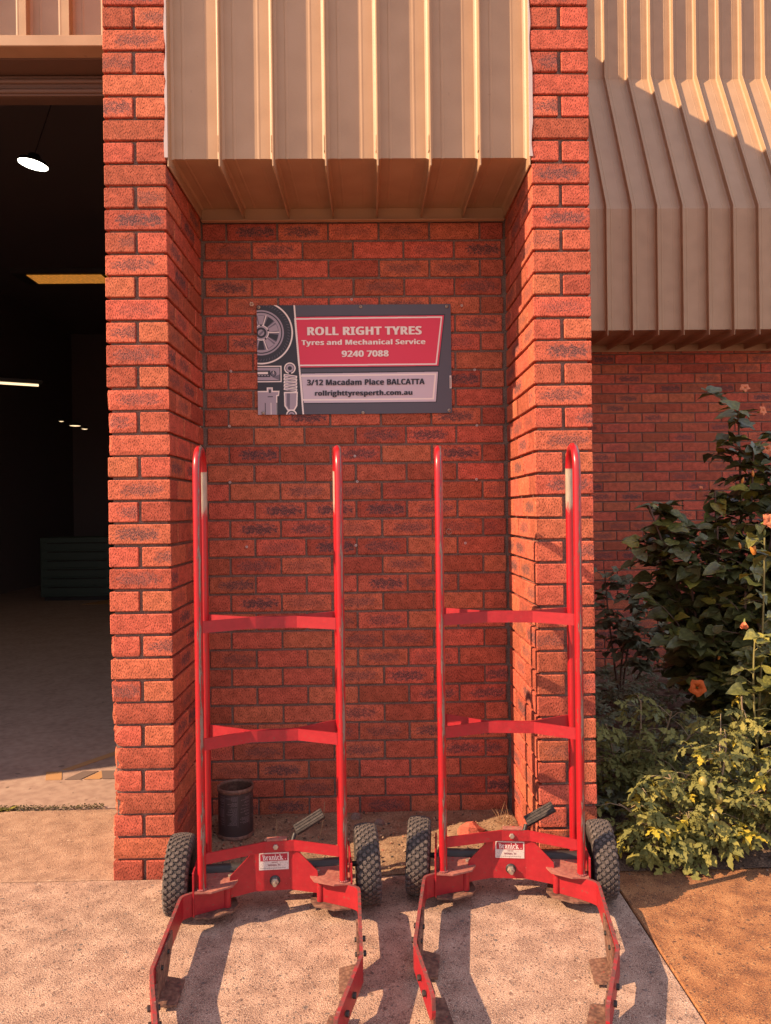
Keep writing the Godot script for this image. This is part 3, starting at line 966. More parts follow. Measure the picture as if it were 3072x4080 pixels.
	for k in 6:
		var x := -0.30 + k * 0.10
		var hbm := B.new()
		var sl := 0.05 if k % 3 else -0.05
		hbm.slab([Vector3(x, 0, 0.06), Vector3(x + 0.085, 0, 0.06), Vector3(x + 0.085 + sl, 0, -0.07), Vector3(x + sl, 0, -0.07)], Vector3.UP, 0.002)
		put("stripe", hbm.done(), M.yellow if k % 2 == 0 else M.black_paint, hz, T(Vector3(0, 0.0004 * k, 0)))
	var tp := B.new()
	tp.slab([Vector3(-0.28, 0, -0.10), Vector3(-0.22, 0, -0.10), Vector3(-0.02, 0, -0.42), Vector3(-0.09, 0, -0.42)], Vector3.UP, 0.0015)
	put("stripe", tp.done(), M.yellow, hz)

# ------------------------------------------------------------------ shop banner
func banner() -> void:
	var w := 0.902
	var h := 0.508
	var s := thing("banner_sign", "grey and red tyre shop banner sign screwed to the recess wall", "sign", Vector3(0.0, 1.41, -0.62))
	# picture measured in its own pixels: 1340 by 760
	var im := Image.create(1340, 760, false, Image.FORMAT_RGB8)
	var bg := lin(0.088, 0.084, 0.105)
	var dk := lin(0.030, 0.031, 0.042)
	var cream := lin(0.88, 0.79, 0.72)
	var mauve := lin(0.40, 0.34, 0.39)
	var mid := lin(0.17, 0.15, 0.19)
	var redc := lin(0.74, 0.040, 0.095)
	im.fill(bg)
	fill_poly(im, [Vector2(0, 0), Vector2(258, 0), Vector2(312, 760), Vector2(0, 760)], dk)
	line(im, Vector2(258, -4), Vector2(312, 764), 11, cream)
	# wheel
	var wc := Vector2(28, 190)
	disc(im, wc, 220, cream, 90); disc(im, wc, 209, dk, 90)
	for k in 60:
		var a := TAU * k / 60
		line(im, wc + Vector2(cos(a), sin(a)) * 184, wc + Vector2(cos(a + 0.03), sin(a + 0.03)) * 198, 2.5, mid)
	disc(im, wc, 157, mauve, 80); disc(im, wc, 146, dk, 80); disc(im, wc, 138, mauve, 80); disc(im, wc, 122, mid, 80)
	for k in 10:
		var a := TAU * k / 10 + 0.12
		var b := TAU * (k + 0.62) / 10 + 0.12
		var c1 := mauve if k % 2 else dk
		fill_poly(im, [wc + Vector2(cos(a), sin(a)) * 56, wc + Vector2(cos(a), sin(a)) * 120, wc + Vector2(cos(b), sin(b)) * 120, wc + Vector2(cos(b), sin(b)) * 56], c1)
		line(im, wc + Vector2(cos(b + 0.1), sin(b + 0.1)) * 50, wc + Vector2(cos(b + 0.1), sin(b + 0.1)) * 122, 7, cream if k % 2 else mauve)
	disc(im, wc, 54, cream); disc(im, wc, 48, mauve); disc(im, wc, 37, dk); disc(im, wc, 22, mauve)
	fill_poly(im, [wc + Vector2(-18, 10), wc + Vector2(12, -18), wc + Vector2(20, -8), wc + Vector2(-8, 20)], mid)
	for k in 5:
		var a := TAU * k / 5 - 1.57
		disc(im, wc + Vector2(cos(a), sin(a)) * 52, 7, dk, 16)
	# radio
	im.fill_rect(Rect2i(0, 420, 166, 114), cream); im.fill_rect(Rect2i(0, 428, 158, 98), dk); im.fill_rect(Rect2i(0, 434, 152, 86), mauve)
	im.fill_rect(Rect2i(0, 452, 88, 46), dk); im.fill_rect(Rect2i(0, 462, 72, 16), cream)
	for k in 4: im.fill_rect(Rect2i(6 + k * 20, 484, 12, 6), mauve)
	fill_poly(im, [Vector2(100, 500), Vector2(152, 520), Vector2(152, 480)], mid)
	disc(im, Vector2(109, 475), 21, dk); disc(im, Vector2(109, 475), 15, mid); line(im, Vector2(109, 475), Vector2(109, 458), 4, cream)
	# canister
	fill_poly(im, [Vector2(0, 594), Vector2(62, 594), Vector2(62, 570), Vector2(104, 570), Vector2(104, 594), Vector2(150, 594), Vector2(146, 630), Vector2(134, 632), Vector2(134, 760), Vector2(0, 760)], cream)
	fill_poly(im, [Vector2(0, 603), Vector2(72, 603), Vector2(72, 578), Vector2(95, 578), Vector2(95, 603), Vector2(142, 603), Vector2(139, 622), Vector2(126, 624), Vector2(126, 760), Vector2(0, 760)], mauve)
	im.fill_rect(Rect2i(78, 586, 12, 22), dk); im.fill_rect(Rect2i(68, 632, 36, 6), dk)
	for k in 3: line(im, Vector2(50 + k * 40, 680), Vector2(50 + k * 40, 764), 5, dk if k != 1 else cream)
	# shock absorber
	disc(im, Vector2(223, 438), 40, cream); disc(im, Vector2(223, 438), 31, dk); disc(im, Vector2(223, 438), 27, mauve); disc(im, Vector2(223, 438), 14, dk)
	im.fill_rect(Rect2i(214, 466, 18, 30), dk)
	for k in 5:
		var y := 488.0 + k * 23
		line(im, Vector2(190, y), Vector2(262, y + 12), 20, cream)
	for k in 5:
		var y := 488.0 + k * 23
		line(im, Vector2(193, y), Vector2(259, y + 12), 9, mauve)
		line(im, Vector2(196, y + 14), Vector2(256, y + 10), 3, dk)
	fill_poly(im, [Vector2(180, 602), Vector2(276, 602), Vector2(272, 700), Vector2(252, 734), Vector2(204, 734), Vector2(182, 700)], cream)
	fill_poly(im, [Vector2(189, 612), Vector2(267, 612), Vector2(263, 696), Vector2(246, 725), Vector2(209, 725), Vector2(191, 696)], mauve)
	fill_poly(im, [Vector2(200, 612), Vector2(222, 612), Vector2(220, 720), Vector2(212, 722), Vector2(200, 696)], mid)
	disc(im, Vector2(231, 764), 38, cream); disc(im, Vector2(231, 764), 29, dk); disc(im, Vector2(231, 764), 22, mauve); disc(im, Vector2(231, 764), 10, dk)
	# the two address panels
	fill_poly(im, [Vector2(269, 76), Vector2(1302, 70), Vector2(1256, 438), Vector2(296, 444)], dk)
	fill_poly(im, [Vector2(270, 82), Vector2(1294, 78), Vector2(1250, 430), Vector2(295, 433)], redc)
	outline(im, [Vector2(262, 96), Vector2(1276, 91), Vector2(1235, 418), Vector2(286, 419)], 10, cream)
	line(im, Vector2(258, -4), Vector2(312, 764), 11, cream)
	fill_poly(im, [Vector2(302, 468), Vector2(1254, 464), Vector2(1236, 686), Vector2(318, 688)], dk)
	fill_poly(im, [Vector2(302, 477), Vector2(1247, 472), Vector2(1229, 680), Vector2(317, 680)], lin(0.62, 0.53, 0.59))
	outline(im, [Vector2(296, 493), Vector2(1229, 488), Vector2(1211, 660), Vector2(308, 660)], 11, cream)
	line(im, Vector2(258, -4), Vector2(312, 764), 11, cream)
	var bm := paint("banner_print", Color.WHITE, 0.55)
	bm.albedo_texture = tex(im)
	s.position = Vector3((560 + 975) / 2.0 * 1.844 / 854.0 - 1477.0 / 854.0 + 0.006, 1.404 + (2040 - 778 * 1.844) / 854.0, -0.6175)
	# a slightly bowed sheet with thickness
	var b := B.new()
	var n := 10
	var zz := func(u: float, v: float) -> float: return 0.004 + 0.0035 * sin(u * 9.0) * (v - 0.5) + 0.004 * absf(u - 0.5) * absf(v - 0.5)
	for i in n:
		for j in n:
			var q := []
			for c in [[i, j + 1], [i + 1, j + 1], [i + 1, j], [i, j]]:
				var u := float(c[0]) / n
				var v := float(c[1]) / n
				q.append([Vector3((u - 0.5) * w, (0.5 - v) * h, zz.call(u, v)), Vector2(u, v)])
			b.quad(q[0][0], q[1][0], q[2][0], q[3][0], q[0][1], q[1][1], q[2][1], q[3][1])
	put("sheet", b.done(), bm, s)
	var back := B.new()
	back.box(Vector3(0, 0, 0.0005), Vector3(w, h, 0.003))
	put("backing", back.done(), M.dark_steel, s)
	var tw := paint("print_cream", cream, 0.55)
	var td := paint("print_dark", lin(0.035, 0.032, 0.045), 0.55)
	var P := func(x0, x1, y0, y1): # box in picture pixels -> centre and size
		return [Vector3(((x0 + x1) / 2.0 / 1340.0 - 0.5) * w, (0.5 - (y0 + y1) / 2.0 / 760.0) * h, 0.0085), Vector2((x1 - x0) / 1340.0 * w, (y1 - y0) / 760.0 * h)]
	for t in [["ROLL RIGHT TYRES", 349, 1134, 154, 213, 1.3, tw], ["Tyres and Mechanical Service", 307, 1160, 243, 291, 0.9, tw], ["9240 7088", 583, 905, 320, 364, 1.1, tw], ["3/12 Macadam Place BALCATTA", 341, 1152, 518, 560, 1.0, td], ["rollrighttyresperth.com.au", 395, 1066, 596, 643, 1.1, td]]:
		var q: Array = P.call(t[1], t[2], t[3], t[4])
		lettering(t[0], t[5], q[1], q[0], t[6], s, "lettering")
	# bar code sticker at the right edge
	var bc := Image.create(16, 128, false, Image.FORMAT_RGB8)
	bc.fill(lin(0.75, 0.66, 0.6))
	for k in 26:
		bc.fill_rect(Rect2i(2, 18 + k * 4, 8, 1 + k % 3), Color(0.1, 0.1, 0.1))
	var bcm := paint("bar_code", Color.WHITE, 0.6)
	bcm.albedo_texture = tex(bc)
	var bb := B.new()
	bb.quad(Vector3(-0.0045, -0.030, 0), Vector3(0.0045, -0.030, 0), Vector3(0.0045, 0.030, 0), Vector3(-0.0045, 0.030, 0))
	put("bar_code_sticker", bb.done(), bcm, s, T(Vector3(w / 2 - 0.0055, -0.110, 0.0095)))
	for q in [[15, 15], [717, 15], [1312, 18], [36, 748], [724, 752], [1320, 742]]:
		var sb := B.new()
		sb.lathe_y([Vector2(0.0025, 0.004), Vector2(0.005, 0.0038), Vector2(0.0078, 0.001), Vector2(0.0082, 0.0)], 16)
		put("screw_washer", sb.done(), M.zinc, s, T(Vector3((q[0] / 1340.0 - 0.5) * w, (0.5 - q[1] / 760.0) * h, 0.008), Basis(Vector3.RIGHT, PI / 2)))

# ------------------------------------------------------------------ tyre carts
func hex(r: float, t: float) -> ArrayMesh:
	var b := B.new()
	b.lathe_y([Vector2(0.0, t), Vector2(r * 0.86, t), Vector2(r, t * 0.86), Vector2(r, 0.0)], 6, Vector3.ZERO, false)
	return b.done()

func wheel_meshes() -> Dictionary:
	var out := {}
	var b := B.new()
	var prof := [Vector2(-0.020, 0.060), Vector2(-0.033, 0.068), Vector2(-0.041, 0.088), Vector2(-0.0425, 0.105), Vector2(-0.039, 0.120), Vector2(-0.031, 0.1275), Vector2(-0.016, 0.1312), Vector2(0, 0.132)]
	var full := prof.duplicate()
	for i in range(prof.size() - 2, -1, -1): full.append(Vector2(-prof[i].x, prof[i].y))
	full.reverse()
	b.lathe_x(full, 48)
	out.tyre = b.done()
	# star lugs standing on the crown, blocks on the shoulders
	var t := B.new()
	var rad := func(x: float) -> float: return 0.132 - 4.2 * x * x - 0.0
	var place := func(x: float, a: float, lift: float) -> Vector3:
		var r: float = rad.call(x) + lift
		return Vector3(x, r * cos(a), r * sin(a))
	var count := 34
	for row in 5:
		var lx := (row - 2) * 0.0142
		for k in count:
			var a0 := TAU * (k + (0.5 if row % 2 else 0.0)) / count
			var pts := []
			var top := []
			for m in 12:
				var rr := 0.0094 if m % 2 == 0 else 0.0062
				var an := TAU * m / 12
				var px := lx + rr * cos(an)
				var pa := a0 + rr * sin(an) / 0.134
				pts.append(place.call(px, pa, -0.001))
				top.append(place.call(lx + rr * 0.86 * cos(an), a0 + rr * 0.86 * sin(an) / 0.134, 0.0042))
			var ctop: Vector3 = place.call(lx, a0, 0.0044)
			for m in 12:
				var m2 := (m + 1) % 12
				t.tri(ctop, top[m], top[m2])
				t.quad(pts[m], pts[m2], top[m2], top[m])
	for side in [-1.0, 1.0]:
		for k in count:
			var a0 := TAU * (k + 0.25) / count
			var da := 0.055
			var q := []
			for c in [[0.0345, -da], [0.0415, -da], [0.0415, da], [0.0345, da]]:
				var r: float = 0.1295 if c[0] < 0.04 else 0.1195
				q.append([Vector3(side * c[0], (r - 0.004) * cos(a0 + c[1]), (r - 0.004) * sin(a0 + c[1])), Vector3(side * c[0], (r + 0.003) * cos(a0 + c[1] * 0.8), (r + 0.003) * sin(a0 + c[1] * 0.8))])
			t.quad(q[0][1], q[1][1], q[2][1], q[3][1])
			for m in 4: t.quad(q[m][0], q[(m + 1) % 4][0], q[(m + 1) % 4][1], q[m][1])
	out.tread = t.done()
	var r := B.new()
	r.lathe_x([Vector2(0.021, 0.064), Vector2(0.024, 0.060), Vector2(0.012, 0.052), Vector2(0.010, 0.030), Vector2(0.020, 0.022), Vector2(0.020, 0.0)], 32)
	r.lathe_x([Vector2(-0.020, 0.0), Vector2(-0.020, 0.022), Vector2(-0.010, 0.030), Vector2(-0.012, 0.052), Vector2(-0.024, 0.060), Vector2(-0.021, 0.064)], 32)
	out.rim = r.done()
	return out

func sticker(parent: Node, at: Transform3D) -> void:
	var o := Node3D.new()
	o.name = "maker_sticker"
	parent.add_child(o, true)
	o.transform = at
	var im := Image.create(240, 140, false, Image.FORMAT_RGB8)
	var n := noise(0.06, 77, 3)
	for y in 140:
		for x in 240:
			var k := n.get_noise_2d(x, y)
			im.set_pixel(x, y, lin(0.58, 0.50, 0.46) * (1.0 - 0.25 * maxf(0.0, k)))
	im.fill_rect(Rect2i(10, 10, 220, 58), lin(0.34, 0.012, 0.03))
	for k in 34:
		im.fill_rect(Rect2i(12 + k * 6 + (k * 7) % 3, 124, 4, 5), lin(0.12, 0.10, 0.10))
	var m := paint("sticker_print", Color.WHITE, 0.5)
	m.albedo_texture = tex(im)
	var b := B.new()
	b.quad(Vector3(-0.0515, -0.030, 0), Vector3(0.0515, -0.030, 0), Vector3(0.0515, 0.030, 0), Vector3(-0.0515, 0.030, 0))
	put("sticker_sheet", b.done(), m, o)
	var white := paint("sticker_white", lin(0.72, 0.62, 0.58), 0.5)
	var ink := paint("sticker_ink", lin(0.22, 0.05, 0.06), 0.5)
	lettering("Branick", 0.3, Vector2(0.074, 0.0195), Vector3(-0.004, 0.0136, 0.0008), white, o, "lettering", -0.28, "Droid Serif")
	lettering(".", 0.3, Vector2(0.003, 0.003), Vector3(0.040, 0.0066, 0.0008), white, o, "lettering")
	lettering("TIRE CART", 0.0, Vector2(0.022, 0.0036), Vector3(0.002, -0.0035, 0.0008), ink, o, "lettering")
	lettering("MODEL TC", 0.1, Vector2(0.043, 0.0068), Vector3(0.002, -0.0135, 0.0008), ink, o, "lettering")

func arm(parent: Node, side: float, path: Array, wheel_side: String) -> void:
	# path: hinge, bend, bend, end in plan
	var pts := []
	var lo := []
	var hi := []
	var c := Curve2D.new()
	for i in path.size():
		var t := Vector2.ZERO
		if i > 0 and i < path.size() - 1:
			t = (path[i + 1] - path[i - 1]).normalized() * 0.028
		c.add_point(path[i], -t, t)
	var base := c.tessellate(4, 3)
	for p in base:
		pts.append(p); lo.append(0.053); hi.append(0.130)
	# rounded nose
	var last: Vector2 = path[3]
	var dir := (path[3] - path[2] as Vector2).normalized()
	for k in [[0.010, 0.004], [0.020, 0.012], [0.028, 0.024], [0.031, 0.036]]:
		pts.append(last + dir * k[0]); lo.append(0.053 + k[1]); hi.append(0.130 - k[1])
	var b := B.new()
	b.strip(pts, lo, hi, 0.010)
	var a := put("arm", b.done(), M.red_plate, parent)
	var we := B.new()
	we.strip(pts, 0.1295, hi.map(func(v): return v + 0.0012), 0.0104)
	put("worn_edge", we.done(), M.worn_edge, a)
	var hb := B.new()
	hb.tube([Vector3(path[0].x, 0.053, path[0].y), Vector3(path[0].x, 0.130, path[0].y)], 0.013, 14)
	put("hinge_barrel", hb.done(), M.red_plate, a)
	# two angle brackets bolted inside the arm, their feet turned inwards near the ground
	for seg in [[1, 0.46, 0.94, 0.64, 0.98], [2, 0.26, 0.98, 0.38, 1.0]]:
		var p0: Vector2 = path[seg[0]]
		var p1: Vector2 = path[seg[0] + 1]
		var d := (p1 - p0).normalized()
		var inw := Vector2(-side, 0) - d * Vector2(-side, 0).dot(d)
		inw = inw.normalized()
		var g := B.new()
		var q0 := p0.lerp(p1, seg[1]) + inw * 0.0085
		var q1 := p0.lerp(p1, seg[2]) + inw * 0.0085
		g.strip([q0, q0.lerp(q1, 0.4), q1], [0.085, 0.018, 0.016], [0.122, 0.121, 0.120], 0.006)
		var f0 := p0.lerp(p1, seg[3]) + inw * 0.0116
		var f1 := p0.lerp(p1, seg[4]) + inw * 0.0116
		var foot := [Vector3(f0.x, 0.017, f0.y), Vector3(f1.x, 0.017, f1.y), Vector3(f1.x + inw.x * 0.054 - d.x * 0.004, 0.013, f1.y + inw.y * 0.054 - d.y * 0.004), Vector3(f0.x + inw.x * 0.054 + d.x * 0.012, 0.013, f0.y + inw.y * 0.054 + d.y * 0.012)]
		if side > 0: foot.reverse()
		g.slab([foot[3], foot[2], foot[1], foot[0]], Vector3.UP, 0.006)
		var br := put("bracket", g.done(), M.rusty_steel, a)
		for k in 2:
			var bp := q0.lerp(q1, 0.36 + 0.42 * k) - inw * 0.016
			put("bolt", hex(0.0085, 0.009), M.grease, br, T(Vector3(bp.x, 0.097, bp.y), Basis(Vector3(d.x, 0, d.y).normalized(), Vector3(-inw.x, 0, -inw.y), Vector3(d.x, 0, d.y).normalized().cross(Vector3(-inw.x, 0, -inw.y)))))
			var ip := q0.lerp(q1, 0.36 + 0.42 * k) + inw * 0.003
			put("bolt", hex(0.007, 0.006), M.grease, br, T(Vector3(ip.x, 0.095, ip.y), Basis(Vector3(d.x, 0, d.y).normalized(), Vector3(inw.x, 0, inw.y), Vector3(d.x, 0, d.y).normalized().cross(Vector3(inw.x, 0, inw.y)))))

func make_cart() -> Node3D:
	var c := thing("tyre_cart", "red steel tyre cart standing by the chipped pier at the workshop doorway", "tyre cart", Vector3.ZERO, "red tyre carts parked in front of the recess")
	for sx in [-1.0, 1.0]:
		var x: float = 0.239 * sx
		var path := []
		for y in [0.131, 0.4, 0.8, 1.2, 1.543]: path.append(Vector3(x, y, 0.124))
		for k in range(1, 12):
			var a := PI * k / 12
			path.append(Vector3(x, 1.545 + 0.0825 * sin(a), 0.0415 + 0.0825 * cos(a)))
		for y in [1.543, 1.2, 0.8, 0.4, 0.137]: path.append(Vector3(x, y, -0.041))
		var b := B.new()
		b.tube(path, 0.0142, 18)
		var hn := put("handle", b.done(), M.worn_red, c)
		for q in [0.124, -0.041]:
			var wb := B.new()
			var wr := RandomNumberGenerator.new()
			wr.seed = int(q * 1000) + int(sx) + 50
			for k in 14:
				var wa := TAU * k / 14
				wb.box(Vector3(x + cos(wa) * 0.0155, 0.1395, q + sin(wa) * 0.0155), Vector3(0.008, wr.randf_range(0.004, 0.008), 0.008), 0.002, Basis(Vector3.UP, -wa))
			put("weld_bead", wb.done(), M.worn_edge, hn)
	# flat cross bars, bent so that they meet in the middle
	for lv in [[1.002, 1.042], [0.606, 0.646]]:
		var b := B.new()
		b.strip([Vector2(-0.239, 0.126), Vector2(-0.222, 0.124), Vector2(-0.076, 0.054), Vector2(0.090, 0.054), Vector2(0.222, 0.124), Vector2(0.239, 0.126)], lv[0], lv[1], 0.006)
		put("cross_bar", b.done(), M.red_plate, c)
		var b2 := B.new()
		b2.strip([Vector2(-0.239, -0.043), Vector2(-0.222, -0.041), Vector2(-0.080, 0.0465), Vector2(0.080, 0.0465), Vector2(0.222, -0.041), Vector2(0.239, -0.043)], lv[0] - 0.001, lv[1] + 0.001, 0.006)
		put("cross_bar", b2.done(), M.red_plate, c)
	var b3 := B.new()
	b3.strip([Vector2(-0.238, 0.128), Vector2(-0.222, 0.125), Vector2(-0.030, 0.058), Vector2(0.070, 0.058), Vector2(0.222, 0.125), Vector2(0.238, 0.128)], 0.222, 0.258, 0.006)
	var lb := put("lower_bar", b3.done(), M.red_plate, c)
	put("bolt", hex(0.0095, 0.008), M.zinc, lb, T(Vector3(0.006, 0.240, 0.061), Basis(Vector3.RIGHT, PI / 2)))
	var b4 := B.new()
	b4.box(Vector3(0.01, 0.2615, 0.048), Vector3(0.07, 0.006, 0.026), 0.001)
	put("stop_plate", b4.done(), M.dusty_red, c)
	# folded apron plate with the maker's sticker
	var ap := B.new()
	var zf := func(x: float) -> float: return 0.046 + (clampf((-x - 0.068) / 0.10, 0, 1) * 0.030 if x < 0 else clampf((x - 0.055) / 0.10, 0, 1) * 0.030)
	for fc in [[Vector2(-0.158, 0.078), Vector2(-0.068, 0.083), Vector2(-0.068, 0.219), Vector2(-0.076, 0.219), Vector2(-0.150, 0.152)], [Vector2(-0.068, 0.083), Vector2(0.055, 0.083), Vector2(0.055, 0.221), Vector2(-0.068, 0.219)], [Vector2(0.055, 0.083), Vector2(0.156, 0.078), Vector2(0.150, 0.156), Vector2(0.084, 0.219), Vector2(0.055, 0.221)]]:
		var p := []
		for q in fc: p.append(Vector3(q.x, q.y, zf.call(q.x)))
		ap.slab(p, Vector3.BACK, 0.006)
	var apron := put("apron_plate", ap.done(), M.red_plate, c)
	var wash := B.new()
	wash.lathe_y([Vector2(0.0, 0.004), Vector2(0.017, 0.004), Vector2(0.0185, 0.002), Vector2(0.0185, 0.0)], 24)
	put("washer", wash.done(), M.grease, apron, T(Vector3(0.002, 0.118, 0.052), Basis(Vector3.RIGHT, PI / 2)))
	put("nut", hex(0.0135, 0.015), M.zinc, apron, T(Vector3(0.002, 0.118, 0.055), Basis(Vector3.RIGHT, PI / 2)))
	var stud := B.new()
	stud.tube([Vector3(0.002, 0.118, 0.062), Vector3(0.002, 0.117, 0.086)], 0.0065, 12)
	put("stud", stud.done(), M.zinc, apron)
	sticker(apron, T(Vector3(-0.001, 0.186, 0.0526), Basis(Vector3.BACK, -0.01)))
	# gusset plates above and below the hinges
	for sx in [-1.0, 1.0]:
		for lv in [[0.131, "gusset_plate", M.dusty_red], [0.046, "lower_gusset", M.rusty_steel]]:
			var pl := [Vector2(0.262, 0.144), Vector2(0.205, 0.148), Vector2(0.138, 0.112), Vector2(0.124, 0.072), Vector2(0.136, 0.020), Vector2(0.190, -0.030), Vector2(0.262, -0.050)]
			var v := []
			for q in pl: v.append(Vector3(q.x * sx, lv[0], q.y))
			if sx < 0: v.reverse()
			v.reverse()
			var g := B.new()
			v.reverse()
			g.slab(v, Vector3.UP, 0.006)
			put(lv[1], g.done(), lv[2], c)
		var pb := put("hinge_bolt", hex(0.010, 0.008), M.zinc, c, T(Vector3(0.150 * sx, 0.137, 0.045)))
		var up := B.new()
		up.box(Vector3(0.266 * sx, 0.125, 0.045), Vector3(0.006, 0.15, 0.19), 0.001)
		put("axle_plate", up.done(), M.red_plate, c)
	arm(c, -1.0, [Vector2(-0.160, 0.082), Vector2(-0.303, 0.157), Vector2(-0.321, 0.564), Vector2(-0.268, 0.795)], "left")
	arm(c, 1.0, [Vector2(0.160, 0.082), Vector2(0.286, 0.172), Vector2(0.268, 0.566), Vector2(0.192, 0.812)], "right")
	var ax := B.new()
	ax.tube([Vector3(-0.352, 0.137, 0), Vector3(0.352, 0.137, 0)], 0.0095, 12)
	put("axle", ax.done(), M.grease, c)
	var axb := B.new()
	axb.tube([Vector3(-0.258, 0.137, -0.012), Vector3(0.258, 0.137, -0.012)], 0.021, 14)
	put("axle_tube", axb.done(), M.grease, c)
	var wm := wheel_meshes()
	for sx in [-1.0, 1.0]:
		var w := Node3D.new()
		w.name = "wheel"
		c.add_child(w, true)
		w.position = Vector3(0.330 * sx, 0.1365, 0)
		w.rotation = Vector3(0.3 * sx, 0, 0.035 * sx)
		put("tyre", wm.tyre, M.tyre_rubber, w)
		put("tread", wm.tread, M.tread_rubber, w)
		put("rim", wm.rim, M.dark_steel, w)
	# foot pedal behind the bars
	var pd := B.new()
	pd.tube([Vector3(0.045, 0.137, -0.02), Vector3(0.058, 0.19, -0.06), Vector3(0.070, 0.225, -0.08)], 0.008, 10)
	var ped := put("pedal_lever", pd.done(), M.dark_steel, c)
	var pp := B.new()
	pp.box(Vector3.ZERO, Vector3(0.118, 0.007, 0.036), 0.0015)
	pp.box(Vector3(0, -0.006, 0.018), Vector3(0.118, 0.016, 0.004), 0.001)
	for k in 3: pp.box(Vector3(0, 0.0045, -0.011 + k * 0.011), Vector3(0.112, 0.003, 0.004), 0.0008)
	put("pedal_pad", pp.done(), M.tyre_rubber, ped, T(Vector3(0.122, 0.262, -0.095), Basis(Vector3.BACK, 0.52) * Basis(Vector3.RIGHT, 0.75)))
	return c

func carts() -> void:
	var a := make_cart()
	a.position = Vector3(-0.3575, 0.0, 0.2315)
	a.rotation.y = deg_to_rad(4.8)
	var b: Node3D = a.duplicate()
	b.name = numbered("tyre_cart")
	add_child(b)
	b.position = Vector3(0.4895, 0.0, 0.180)
	b.rotation.y = deg_to_rad(-5.6)
	b.set_meta("label", "red steel tyre cart standing by the pier next to the garden bed")

# ------------------------------------------------------------------ small things
func wall_point(dx: float, dy: float) -> Vector3:
	# a spot on the recess wall, from where it is seen in the photograph's survey (back wall plane z = -0.62)
	var fx := dx * 1.844 + (dy * 1.844 - 2040.0) * -0.0126
	var fy := dy * 1.844 - (dx * 1.844 - 1536.0) * -0.0126
	return Vector3((fx - 1477.0) / 854.0, 1.41 + (2040.0 - fy) / 854.0, -0.62)

